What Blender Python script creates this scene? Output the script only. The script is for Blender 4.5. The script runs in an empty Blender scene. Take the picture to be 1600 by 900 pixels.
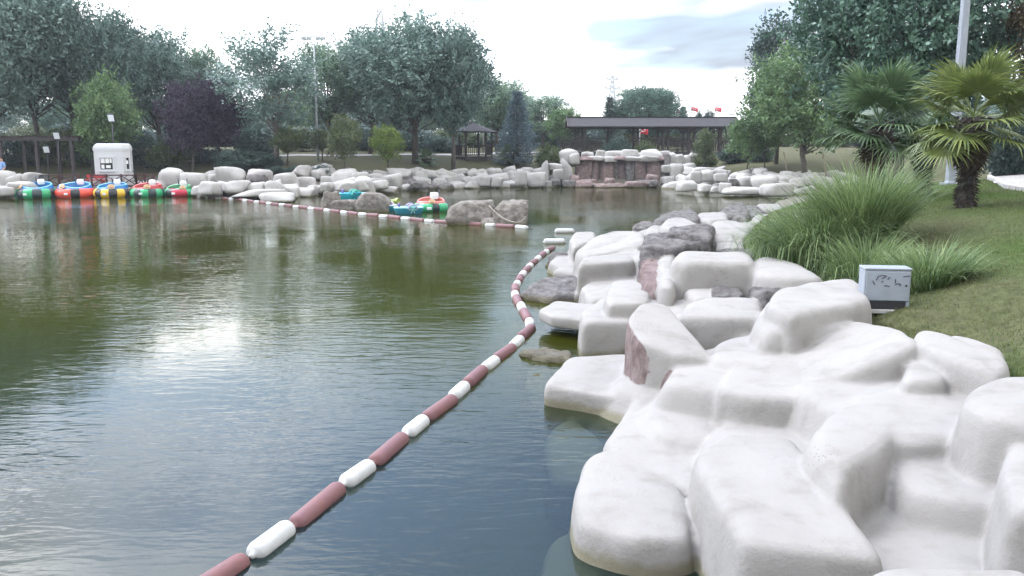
import bpy, math, random
import numpy as np
from mathutils import Vector, Matrix

# ------------------------------------------------------------------ camera, sky, sun, exposure
SC = bpy.context.scene
COL = SC.collection
CAM_H = 2.9; F_PX = 1350.0
PITCH = math.atan(225.0 / F_PX)
cd = bpy.data.cameras.new('camera'); cam = bpy.data.objects.new('camera', cd); COL.objects.link(cam)
cd.sensor_width = 36.0; cd.lens = 36.0 * F_PX / 1600.0; cd.clip_start = 0.05; cd.clip_end = 3000
cam.location = (0, 0, CAM_H); cam.rotation_euler = (math.pi / 2 - PITCH, 0, 0)
SC.camera = cam

SUN_DIR = Vector((-0.52, 0.36, 0.95)).normalized()      # towards the sun: high, ahead and to the left
SUN_EL = math.asin(SUN_DIR.z); SUN_AZ = math.atan2(SUN_DIR.x, SUN_DIR.y)
world = bpy.data.worlds.new('World'); SC.world = world; world.use_nodes = True
wn, wl = world.node_tree.nodes, world.node_tree.links
wn.clear()
def N(nodes, t, **kw):
    n = nodes.new(t)
    for k, v in kw.items():
        if k.startswith('i_'):
            n.inputs[k[2:]].default_value = v
        else:
            setattr(n, k, v)
    return n
def ramp(node, stops):
    cr = node.color_ramp
    while len(cr.elements) > 1: cr.elements.remove(cr.elements[-1])
    for i, (p, c) in enumerate(stops):
        e = cr.elements[0] if i == 0 else cr.elements.new(p)
        e.position = p
        e.color = (c if len(c) == 4 else (*c, 1)) if isinstance(c, (tuple, list)) else (c, c, c, 1)
out = N(wn, 'ShaderNodeOutputWorld'); bg = N(wn, 'ShaderNodeBackground'); bg.inputs['Strength'].default_value = 0.15
sky = N(wn, 'ShaderNodeTexSky', sky_type='NISHITA'); sky.sun_disc = False
sky.sun_elevation = SUN_EL; sky.sun_rotation = SUN_AZ; sky.air_density = 1.0; sky.dust_density = 0.6; sky.ozone_density = 3.0
tc = N(wn, 'ShaderNodeTexCoord'); sep = N(wn, 'ShaderNodeSeparateXYZ'); wl.new(tc.outputs['Generated'], sep.inputs[0])
mz = N(wn, 'ShaderNodeMath', operation='MAXIMUM'); mz.inputs[1].default_value = 0.0; wl.new(sep.outputs['Z'], mz.inputs[0])
az = N(wn, 'ShaderNodeMath', operation='ADD'); az.inputs[1].default_value = 0.13; wl.new(mz.outputs[0], az.inputs[0])
dx = N(wn, 'ShaderNodeMath', operation='DIVIDE'); wl.new(sep.outputs['X'], dx.inputs[0]); wl.new(az.outputs[0], dx.inputs[1])
dy = N(wn, 'ShaderNodeMath', operation='DIVIDE'); wl.new(sep.outputs['Y'], dy.inputs[0]); wl.new(az.outputs[0], dy.inputs[1])
cmb = N(wn, 'ShaderNodeCombineXYZ'); ox = N(wn, 'ShaderNodeMath', operation='ADD'); ox.inputs[1].default_value = 0.22; wl.new(dx.outputs[0], ox.inputs[0]); wl.new(ox.outputs[0], cmb.inputs[0]); wl.new(dy.outputs[0], cmb.inputs[1]); cmb.inputs[2].default_value = 4.5
cn = N(wn, 'ShaderNodeTexNoise'); cn.inputs['Scale'].default_value = 0.55; cn.inputs['Detail'].default_value = 4; cn.inputs['Roughness'].default_value = 0.5; cn.inputs['Distortion'].default_value = 0.3
wl.new(cmb.outputs[0], cn.inputs['Vector'])
cr1 = N(wn, 'ShaderNodeValToRGB'); ramp(cr1, [(0.40, 0.0), (0.58, 1.0)]); wl.new(cn.outputs['Fac'], cr1.inputs[0])
cs = N(wn, 'ShaderNodeTexNoise'); cs.inputs['Scale'].default_value = 0.8; cs.inputs['Detail'].default_value = 3
cmp_ = N(wn, 'ShaderNodeMapping'); cmp_.inputs['Location'].default_value = (2.23, 2.4, 0); wl.new(cmb.outputs[0], cmp_.inputs['Vector']); wl.new(cmp_.outputs[0], cs.inputs['Vector'])
cr2 = N(wn, 'ShaderNodeValToRGB'); ramp(cr2, [(0.36, (1.9, 2.15, 2.5)), (0.54, (13.4, 13.2, 13.0))]); wl.new(cs.outputs['Fac'], cr2.inputs[0])
# thin veil of cloud everywhere, thicker near the horizon
hz = N(wn, 'ShaderNodeMapRange'); hz.inputs['From Min'].default_value = 0.02; hz.inputs['From Max'].default_value = 0.30
hz.inputs['To Min'].default_value = 0.75; hz.inputs['To Max'].default_value = 0.10; wl.new(sep.outputs['Z'], hz.inputs['Value'])
mx = N(wn, 'ShaderNodeMath', operation='MAXIMUM'); wl.new(cr1.outputs[0], mx.inputs[0]); wl.new(hz.outputs[0], mx.inputs[1])
mixw = N(wn, 'ShaderNodeMix', data_type='RGBA'); wl.new(mx.outputs[0], mixw.inputs['Factor']); wl.new(sky.outputs[0], mixw.inputs['A']); wl.new(cr2.outputs[0], mixw.inputs['B'])
# clouds and air glow brighter round the veiled sun
dt = N(wn, 'ShaderNodeVectorMath', operation='DOT_PRODUCT'); dt.inputs[1].default_value = SUN_DIR; wl.new(tc.outputs['Generated'], dt.inputs[0])
dm = N(wn, 'ShaderNodeMath', operation='MAXIMUM'); dm.inputs[1].default_value = 0.0; wl.new(dt.outputs['Value'], dm.inputs[0])
dp = N(wn, 'ShaderNodeMath', operation='POWER'); dp.inputs[1].default_value = 4.0; wl.new(dm.outputs[0], dp.inputs[0])
da = N(wn, 'ShaderNodeMath', operation='MULTIPLY_ADD'); da.inputs[1].default_value = 2.9; da.inputs[2].default_value = 0.80; wl.new(dp.outputs[0], da.inputs[0])
gw = N(wn, 'ShaderNodeVectorMath', operation='SCALE'); wl.new(mixw.outputs['Result'], gw.inputs[0]); wl.new(da.outputs[0], gw.inputs['Scale'])
# overcast skies are dimmer towards the horizon than overhead
ov = N(wn, 'ShaderNodeMath', operation='MULTIPLY_ADD'); ov.inputs[1].default_value = 0.10; ov.inputs[2].default_value = 0.95; wl.new(mz.outputs[0], ov.inputs[0])
gv = N(wn, 'ShaderNodeVectorMath', operation='SCALE'); wl.new(gw.outputs[0], gv.inputs[0]); wl.new(ov.outputs[0], gv.inputs['Scale'])
wl.new(gv.outputs[0], bg.inputs['Color']); wl.new(bg.outputs[0], out.inputs[0])

ld = bpy.data.lights.new('sun', 'SUN'); ld.energy = 0.55; ld.angle = math.radians(14); ld.color = (1.0, 0.965, 0.91)
sun = bpy.data.objects.new('sun', ld); COL.objects.link(sun); sun.rotation_euler = SUN_DIR.to_track_quat('Z', 'Y').to_euler()
vs = SC.view_settings; vs.view_transform = 'Standard'; vs.look = 'None'; vs.exposure = 1.2; vs.gamma = 1.0; vs.use_curve_mapping = False
SC.cycles.use_denoising = True; SC.cycles.use_adaptive_sampling = True; SC.cycles.adaptive_threshold = 0.03
SC.cycles.max_bounces = 4; SC.cycles.transparent_max_bounces = 6; SC.cycles.glossy_bounces = 2; SC.cycles.diffuse_bounces = 3; SC.cycles.transmission_bounces = 3; SC.cycles.volume_bounces = 0
SC.cycles.caustics_reflective = False; SC.cycles.caustics_refractive = False

# ------------------------------------------------------------------ rays from picture points to places on the ground
CP, SP = math.cos(PITCH), math.sin(PITCH)
def ray(px, py):
    v = np.array([px - 800.0, (450 - py) * SP + F_PX * CP, (450 - py) * CP - F_PX * SP]); return v
def P(px, py, z=0.0):
    v = ray(px, py); t = (z - CAM_H) / v[2]; return np.array([v[0] * t, v[1] * t, z])
def D(px, py, y):
    v = ray(px, py); t = y / v[1]; return np.array([v[0] * t, y, CAM_H + v[2] * t])
def pxm(y): return F_PX / (y * CP + 0.0)      # pixels per metre, roughly, at distance y

# ------------------------------------------------------------------ materials
MATS = {}
def mat(name, color, rough=0.6, noise=0.0, nscale=8.0, bump=0.0, bscale=30.0, color2=None, spec=0.4, metal=0.0):
    m = bpy.data.materials.new(name); m.use_nodes = True; MATS[name] = m
    n, l = m.node_tree.nodes, m.node_tree.links
    b = n['Principled BSDF']; b.inputs['Roughness'].default_value = rough; b.inputs['Base Color'].default_value = (*color, 1)
    b.inputs['Specular IOR Level'].default_value = spec; b.inputs['Metallic'].default_value = metal
    if noise or bump:
        tcn = N(n, 'ShaderNodeTexCoord')
    if noise:
        nt = N(n, 'ShaderNodeTexNoise'); nt.inputs['Scale'].default_value = nscale; nt.inputs['Detail'].default_value = 6; nt.inputs['Roughness'].default_value = 0.62
        l.new(tcn.outputs['Object'], nt.inputs['Vector'])
        r = N(n, 'ShaderNodeValToRGB')
        c2 = color2 or tuple(c * (1 - noise) for c in color)
        ramp(r, [(0.35, c2), (0.65, color)])
        l.new(nt.outputs['Fac'], r.inputs[0]); l.new(r.outputs[0], b.inputs['Base Color'])
    if bump:
        bt = N(n, 'ShaderNodeTexNoise'); bt.inputs['Scale'].default_value = bscale; bt.inputs['Detail'].default_value = 5
        l.new(tcn.outputs['Object'], bt.inputs['Vector'])
        bp = N(n, 'ShaderNodeBump'); bp.inputs['Strength'].default_value = bump; bp.inputs['Distance'].default_value = 0.02
        l.new(bt.outputs['Fac'], bp.inputs['Height']); l.new(bp.outputs[0], b.inputs['Normal'])
    return m

# ------------------------------------------------------------------ mesh helpers
def tag(o, label=None, cat=None, group=None, kind=None):
    if label: o['label'] = label
    if cat: o['category'] = cat
    if group: o['group'] = group
    if kind: o['kind'] = kind
    return o
def empty(name, loc=(0, 0, 0), rz=0.0, label=None, cat=None, group=None):
    o = bpy.data.objects.new(name, None); COL.objects.link(o); o.location = loc; o.rotation_euler = (0, 0, rz); o.empty_display_size = 0.2
    return tag(o, label, cat, group)
def link(name, me, parent=None, loc=None, rot=None, scale=None):
    o = bpy.data.objects.new(name, me); COL.objects.link(o)
    if parent is not None: o.parent = parent
    if loc is not None: o.location = loc
    if rot is not None: o.rotation_euler = rot
    if scale is not None: o.scale = scale
    return o
def mesh_np(name, V, Q, m=None, smooth=False, normals=None, tint=None):
    """V (n,3), Q (k,4) or (k,3) -> mesh, fast"""
    me = bpy.data.meshes.new(name); V = np.ascontiguousarray(V, dtype=np.float32); Q = np.ascontiguousarray(Q, dtype=np.int32)
    k, s = Q.shape
    me.vertices.add(len(V)); me.vertices.foreach_set('co', V.ravel())
    me.loops.add(k * s); me.loops.foreach_set('vertex_index', Q.ravel())
    me.polygons.add(k); me.polygons.foreach_set('loop_start', np.arange(0, k * s, s, dtype=np.int32))
    me.polygons.foreach_set('loop_total', np.full(k, s, dtype=np.int32))
    me.polygons.foreach_set('use_smooth', np.full(k, bool(smooth)))
    me.update(calc_edges=True)
    if tint is not None:
        a = me.attributes.new('tint', 'FLOAT', 'FACE'); a.data.foreach_set('value', np.ascontiguousarray(tint, dtype=np.float32))
    if m: me.materials.append(m)
    if normals is not None: me.normals_split_custom_set_from_vertices(normals)
    return me
class MB:
    """collects boxes, bars and tubes into one mesh"""
    def __init__(s): s.v = []; s.f = []; s.sm = []
    def add(s, vs, fs, smooth=False):
        o = len(s.v); s.v += [tuple(v) for v in vs]
        for f in fs: s.f.append(tuple(i + o for i in f)); s.sm.append(smooth)
        return s
    def box(s, c, size, rz=0.0, bev=0.0, M=None):
        x, y, z = (d / 2 for d in size); b = min(bev, 0.45 * min(size))
        if b <= 0:
            vs = [(sx * x, sy * y, sz * z) for sz in (-1, 1) for sx, sy in ((-1, -1), (1, -1), (1, 1), (-1, 1))]
            fs = [(3, 2, 1, 0), (4, 5, 6, 7), (0, 1, 5, 4), (1, 2, 6, 5), (2, 3, 7, 6), (3, 0, 4, 7)]
        else:
            def ring(xx, yy, zz, q):
                return [(-xx + q, -yy, zz), (xx - q, -yy, zz), (xx, -yy + q, zz), (xx, yy - q, zz), (xx - q, yy, zz), (-xx + q, yy, zz), (-xx, yy - q, zz), (-xx, -yy + q, zz)]
            R = [ring(x - b, y - b, -z, b * .5), ring(x, y, -z + b, b), ring(x, y, z - b, b), ring(x - b, y - b, z, b * .5)]
            vs = sum(R, []); fs = [tuple(range(7, -1, -1)), tuple(range(24, 32))]
            for k in range(3):
                for i in range(8): fs.append((k * 8 + i, k * 8 + (i + 1) % 8, k * 8 + 8 + (i + 1) % 8, k * 8 + 8 + i))
        T = Matrix.Translation(c) @ (M.to_4x4() if M is not None else Matrix.Rotation(rz, 4, 'Z'))
        return s.add([T @ Vector(v) for v in vs], fs)
    def bar(s, a, b, w, h=None):
        a, b = Vector(a), Vector(b); d = b - a; h = h or w
        q = d.to_track_quat('Z', 'Y').to_matrix()
        return s.box((a + b) / 2, (w, h, d.length), M=q)
    def tube(s, pts, rad, n=8, cap=True, smooth=True):
        pts = [Vector(p) for p in pts]; rr = rad if isinstance(rad, (list, tuple)) else [rad] * len(pts)
        vs = []; fs = []; up = Vector((0, 0, 1)); 
        for i, p in enumerate(pts):
            d = (pts[min(i + 1, len(pts) - 1)] - pts[max(i - 1, 0)]).normalized()
            a = d.cross(up); 
            if a.length < 0.05: a = d.cross(Vector((1, 0, 0)))
            a.normalize(); b = a.cross(d)
            for k in range(n):
                t = 2 * math.pi * k / n; vs.append(p + (a * math.cos(t) + b * math.sin(t)) * rr[i])
        for i in range(len(pts) - 1):
            for k in range(n): fs.append((i * n + k, i * n + (k + 1) % n, (i + 1) * n + (k + 1) % n, (i + 1) * n + k))
        o = len(s.v); s.add(vs, fs, smooth)
        if cap: s.f += [tuple(o + k for k in range(n - 1, -1, -1)), tuple(o + (len(pts) - 1) * n + k for k in range(n))]; s.sm += [False, False]
        return s
    def lathe(s, prof, n=16, c=(0, 0, 0), sx=1, sy=1, smooth=True, cap=True, rot=0.0):
        vs = [(c[0] + r * sx * math.cos(rot + 2 * math.pi * k / n), c[1] + r * sy * math.sin(rot + 2 * math.pi * k / n), c[2] + z) for r, z in prof for k in range(n)]
        fs = [(i * n + k, i * n + (k + 1) % n, (i + 1) * n + (k + 1) % n, (i + 1) * n + k) for i in range(len(prof) - 1) for k in range(n)]
        o = len(s.v); s.add(vs, fs, smooth)
        if cap: s.f += [tuple(o + k for k in range(n - 1, -1, -1)), tuple(o + (len(prof) - 1) * n + k for k in range(n))]; s.sm += [False, False]
        return s
    def poly(s, pts, thick, axis=(0, 1, 0)):
        """flat outline given a real thickness along axis"""
        n = len(pts); ax = Vector(axis) * thick
        vs = [Vector(p) for p in pts] + [Vector(p) + ax for p in pts]
        fs = [tuple(range(n)), tuple(range(2 * n - 1, n - 1, -1))] + [(i, i + n, (i + 1) % n + n, (i + 1) % n) for i in range(n)]
        return s.add(vs, fs)
    def mesh(s, name, m=None):
        me = bpy.data.meshes.new(name); me.from_pydata(s.v, [], s.f); me.polygons.foreach_set('use_smooth', s.sm)
        me.update()
        if m: me.materials.append(m)
        return me
    def build(s, name, m, parent=None, **kw): return link(name, s.mesh(name, m), parent, **kw)
def copy_tree(o, parent=None):
    c = o.copy(); COL.objects.link(c); c.parent = parent
    for ch in o.children: copy_tree(ch, c)
    return c
# ------------------------------------------------------------------ terrain
def unp(lst, z=0.0): return [tuple(P(a, b, z)[:2]) for a, b in lst]
POND = [(-70, 2.6), (0.9, 2.6), (0.9, 4.5)] + unp([(960, 890), (960, 720), (1000, 640), (960, 590), (940, 520), (950, 470), (930, 430), (930, 395), (960, 368), (1040, 348), (1120, 331), (1215, 322)]) \
     + [(27, 38.5), (29, 46)] + unp([(1330, 304), (1240, 303), (1060, 296), (1040, 291.5), (900, 291), (870, 291), (700, 294), (560, 299), (480, 303), (400, 303), (300, 300), (240, 297), (0, 297)]) + [(-45, 52.5), (-70, 52)]
FOOT = [(-1.5, 2.0), (-1.5, 4.5)] + unp([(600, 890), (700, 640), (700, 520), (750, 430), (800, 380), (900, 350), (1000, 333), (1100, 322), (1215, 316)]) \
     + [tuple(P(a, b, z)[:2]) for a, b, z in [(1212, 324, .8), (1190, 342, .9), (1168, 365, .95), (1178, 395, 1.0), (1240, 410, 1.0), (1290, 436, .95), (1350, 452, .95), (1353, 497, .95), (1440, 517, .95), (1500, 526, .95), (1573, 572, 1.0), (1690, 610, 1.05)]] + [(5.6, 4.4), (5.6, 2.0)]
def sdist(X, Y, poly):
    poly = np.array(poly); d2 = np.full(X.shape, 1e9); inside = np.zeros(X.shape, bool); n = len(poly)
    for i in range(n):
        ax, ay = poly[i]; bx, by = poly[(i + 1) % n]; ex, ey = bx - ax, by - ay
        t = np.clip(((X - ax) * ex + (Y - ay) * ey) / (ex * ex + ey * ey + 1e-12), 0, 1)
        d2 = np.minimum(d2, (X - ax - t * ex) ** 2 + (Y - ay - t * ey) ** 2)
        c = ((ay > Y) != (by > Y)); xi = ax + (Y - ay) / (ey if abs(ey) > 1e-12 else 1e-12) * ex
        inside ^= c & (X < xi)
    d = np.sqrt(d2); return np.where(inside, -d, d)
def smooth01(t): t = np.clip(t, 0, 1); return t * t * (3 - 2 * t)
def ground_z(X, Y):
    X = np.asarray(X, float); Y = np.asarray(Y, float)
    sp = sdist(X, Y, POND); sf = sdist(X, Y, FOOT); s = np.minimum(sp, sf)
    near = smooth01((36 - Y) / 11) * smooth01((X - 0.5) / 1.0)
    b = 0.25 + 0.62 * near
    L = 6.0 - 3.0 * near
    top = 2.05 + 0.45 * smooth01((Y - 50) / 12); land = b + (top - b) * (1 - np.exp(-np.maximum(s, 0) / L))
    # low quay on the left
    q = smooth01((-14.5 - X) / 2.5) * smooth01((Y - 40) / 4) * smooth01((57 - Y) / 3)
    land = land * (1 - q) + np.minimum(land, 0.42) * q
    land += 0.05 * np.sin(X * .45 + 1) * np.sin(Y * .37) * np.clip(s / 4, 0, 1)
    land += 0.004 * np.clip(Y - 75, 0, 200)
    t = smooth01((s + 0.45) / 0.45)
    under = -0.25 - 1.0 * (1 - np.exp(np.minimum(sp, 0.0) / 0.9)) + 0.05 * np.sin(X * 3.1 + Y) * np.sin(Y * 2.3)
    return under * (1 - t) + land * t
def gz(x, y): return float(ground_z(np.array([x]), np.array([y]))[0])
def G(px, py):
    """where the ray through a picture point meets the ground"""
    v = ray(px, py); t = np.concatenate([np.linspace(3, 40, 800), np.linspace(40, 260, 1200)]) / v[1]
    z = CAM_H + v[2] * t; g = ground_z(v[0] * t, v[1] * t); hit = np.nonzero(z < g)[0]
    i = hit[0] if len(hit) else len(t) - 1
    return np.array([v[0] * t[i], v[1] * t[i], g[i]])
def seg(a, b, step): return np.arange(a, b, step)
XS = np.concatenate([seg(-420, -60, 20), seg(-60, -4, 1.0), seg(-4, 14, .2), seg(14, 40, .8), seg(40, 420, 20)])
YS = np.concatenate([seg(-40, 2, 3), seg(2, 20, .2), seg(20, 90, .7), seg(90, 160, 5), seg(160, 900, 40)])
GX, GY = np.meshgrid(XS, YS, indexing='ij'); GZ = ground_z(GX, GY)
GV = np.stack([GX, GY, GZ], -1).reshape(-1, 3); nx_, ny_ = len(XS), len(YS)
I = np.arange(nx_ * ny_).reshape(nx_, ny_)
GQ = np.stack([I[:-1, :-1], I[1:, :-1], I[1:, 1:], I[:-1, 1:]], -1).reshape(-1, 4)

m = bpy.data.materials.new('lawn_ground'); m.use_nodes = True; n, l = m.node_tree.nodes, m.node_tree.links; b = n['Principled BSDF']
b.inputs['Roughness'].default_value = 0.95; b.inputs['Specular IOR Level'].default_value = 0.1
geo = N(n, 'ShaderNodeNewGeometry'); sepg = N(n, 'ShaderNodeSeparateXYZ'); l.new(geo.outputs['Position'], sepg.inputs[0])
n1 = N(n, 'ShaderNodeTexNoise'); n1.inputs['Scale'].default_value = 0.35; n1.inputs['Detail'].default_value = 5; l.new(geo.outputs['Position'], n1.inputs['Vector'])
n2 = N(n, 'ShaderNodeTexNoise'); n2.inputs['Scale'].default_value = 9; n2.inputs['Detail'].default_value = 6; n2.inputs['Roughness'].default_value = .7; l.new(geo.outputs['Position'], n2.inputs['Vector'])
r1 = N(n, 'ShaderNodeValToRGB'); ramp(r1, [(0.35, (0.050, 0.080, 0.020)), (0.55, (0.068, 0.082, 0.034)), (0.74, (0.095, 0.088, 0.05))]); l.new(n1.outputs['Fac'], r1.inputs[0])
r2 = N(n, 'ShaderNodeValToRGB'); ramp(r2, [(0.3, (0.45, 0.45, 0.42)), (0.7, (1.15, 1.15, 1.1))]); l.new(n2.outputs['Fac'], r2.inputs[0])
mm = N(n, 'ShaderNodeMix', data_type='RGBA', blend_type='MULTIPLY'); mm.inputs['Factor'].default_value = 1; l.new(r1.outputs[0], mm.inputs['A']); l.new(r2.outputs[0], mm.inputs['B'])
# drier, browner turf on the far lawns
fy_ = N(n, 'ShaderNodeMapRange'); fy_.inputs['From Min'].default_value = 32; fy_.inputs['From Max'].default_value = 46; fy_.inputs['To Max'].default_value = .7; l.new(sepg.outputs['Y'], fy_.inputs['Value'])
fd_ = N(n, 'ShaderNodeMix', data_type='RGBA'); fd_.inputs['B'].default_value = (0.092, 0.084, 0.048, 1); l.new(fy_.outputs[0], fd_.inputs['Factor']); l.new(mm.outputs['Result'], fd_.inputs['A']); mm = fd_
# stony soil low on the shore
ms_ = N(n, 'ShaderNodeMapRange'); ms_.inputs['From Min'].default_value = 0.85; ms_.inputs['From Max'].default_value = 0.55; l.new(sepg.outputs['Z'], ms_.inputs['Value'])
so_ = N(n, 'ShaderNodeMix', data_type='RGBA'); so_.inputs['B'].default_value = (0.16, 0.145, 0.12, 1); l.new(ms_.outputs[0], so_.inputs['Factor']); l.new(mm.outputs['Result'], so_.inputs['A']); mm = so_
# pond bed: olive mud below the waterline
mr = N(n, 'ShaderNodeMapRange'); mr.inputs['From Min'].default_value = 0.06; mr.inputs['From Max'].default_value = -0.06; l.new(sepg.outputs['Z'], mr.inputs['Value'])
mb = N(n, 'ShaderNodeMix', data_type='RGBA'); mb.inputs['B'].default_value = (0.022, 0.036, 0.020, 1); l.new(mr.outputs[0], mb.inputs['Factor']); l.new(mm.outputs['Result'], mb.inputs['A'])
l.new(mb.outputs['Result'], b.inputs['Base Color'])
bp = N(n, 'ShaderNodeBump'); bp.inputs['Strength'].default_value = .6; bp.inputs['Distance'].default_value = .03; l.new(n2.outputs['Fac'], bp.inputs['Height']); l.new(bp.outputs[0], b.inputs['Normal'])
tag(link('ground', mesh_np('ground', GV, GQ, m, smooth=True)), kind='structure')

# ------------------------------------------------------------------ water
m = bpy.data.materials.new('pond_water'); m.use_nodes = True; n, l = m.node_tree.nodes, m.node_tree.links; n.clear()
o_ = N(n, 'ShaderNodeOutputMaterial'); geo = N(n, 'ShaderNodeNewGeometry')
def wave(scale, rot, nscale, detail, dist):
    mp = N(n, 'ShaderNodeMapping'); mp.inputs['Scale'].default_value = scale; mp.inputs['Rotation'].default_value = (0, 0, rot); l.new(geo.outputs['Position'], mp.inputs['Vector'])
    t = N(n, 'ShaderNodeTexNoise'); t.inputs['Scale'].default_value = nscale; t.inputs['Detail'].default_value = detail; t.inputs['Distortion'].default_value = dist; l.new(mp.outputs[0], t.inputs['Vector']); return t
w1 = wave((0.8, 2.6, 1), 0.15, 2.2, 2, 0.6); w2 = wave((1.0, 2.2, 1), -0.2, 7.0, 2, 0.4); w3 = wave((1, 1, 1), 0, 0.16, 2, 0.5)
calm = N(n, 'ShaderNodeMapRange'); calm.inputs['From Min'].default_value = .42; calm.inputs['From Max'].default_value = .60; calm.inputs['To Min'].default_value = .25; calm.inputs['To Max'].default_value = 1.0; l.new(w3.outputs['Fac'], calm.inputs['Value'])
ad = N(n, 'ShaderNodeMath', operation='MULTIPLY_ADD'); ad.inputs[1].default_value = 0.35; l.new(w2.outputs['Fac'], ad.inputs[0]); l.new(w1.outputs['Fac'], ad.inputs[2])
ml = N(n, 'ShaderNodeMath', operation='MULTIPLY'); l.new(ad.outputs[0], ml.inputs[0]); l.new(calm.outputs[0], ml.inputs[1])
bp = N(n, 'ShaderNodeBump'); bp.inputs['Strength'].default_value = 1.0; bp.inputs['Distance'].default_value = 0.012; l.new(ml.outputs[0], bp.inputs['Height'])
fr = N(n, 'ShaderNodeFresnel'); fr.inputs['IOR'].default_value = 1.34; l.new(bp.outputs[0], fr.inputs['Normal'])
gl = N(n, 'ShaderNodeBsdfGlossy'); gl.inputs['Roughness'].default_value = 0.02; l.new(bp.outputs[0], gl.inputs['Normal'])
tr = N(n, 'ShaderNodeBsdfTransparent'); tr.inputs['Color'].default_value = (0.80, 0.90, 0.80, 1)
df = N(n, 'ShaderNodeBsdfDiffuse')
# body colour blends from dark blue-green close in to olive further out
sy = N(n, 'ShaderNodeSeparateXYZ'); l.new(geo.outputs['Position'], sy.inputs[0]); al = wave((1, 1, 1), 0, 0.12, 3, 0.4)
aa = N(n, 'ShaderNodeMath', operation='MULTIPLY_ADD'); aa.inputs[1].default_value = 8.0; l.new(al.outputs['Fac'], aa.inputs[0]); l.new(sy.outputs['Y'], aa.inputs[2])
am = N(n, 'ShaderNodeMapRange', interpolation_type='SMOOTHSTEP'); am.inputs['From Min'].default_value = 10.0; am.inputs['From Max'].default_value = 19.0; l.new(aa.outputs[0], am.inputs['Value'])
ac = N(n, 'ShaderNodeMix', data_type='RGBA'); ac.inputs['A'].default_value = (0.009, 0.022, 0.025, 1); ac.inputs['B'].default_value = (0.058, 0.062, 0.003, 1); l.new(am.outputs[0], ac.inputs['Factor']); l.new(ac.outputs['Result'], df.inputs['Color'])
ms = N(n, 'ShaderNodeMixShader'); ms.inputs[0].default_value = 0.46; l.new(tr.outputs[0], ms.inputs[1]); l.new(df.outputs[0], ms.inputs[2])
mf = N(n, 'ShaderNodeMixShader'); l.new(fr.outputs[0], mf.inputs[0]); l.new(ms.outputs[0], mf.inputs[1]); l.new(gl.outputs[0], mf.inputs[2]); l.new(mf.outputs[0], o_.inputs[0])
wx = np.linspace(-80, 32, 57); wy = np.linspace(0, 68, 35); WX, WY = np.meshgrid(wx, wy, indexing='ij')
I = np.arange(WX.size).reshape(WX.shape)
tag(link('pond_water', mesh_np('pond_water', np.stack([WX, WY, np.zeros_like(WX)], -1).reshape(-1, 3), np.stack([I[:-1, :-1], I[1:, :-1], I[1:, 1:], I[:-1, 1:]], -1).reshape(-1, 4), m, smooth=True)), kind='structure')
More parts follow.
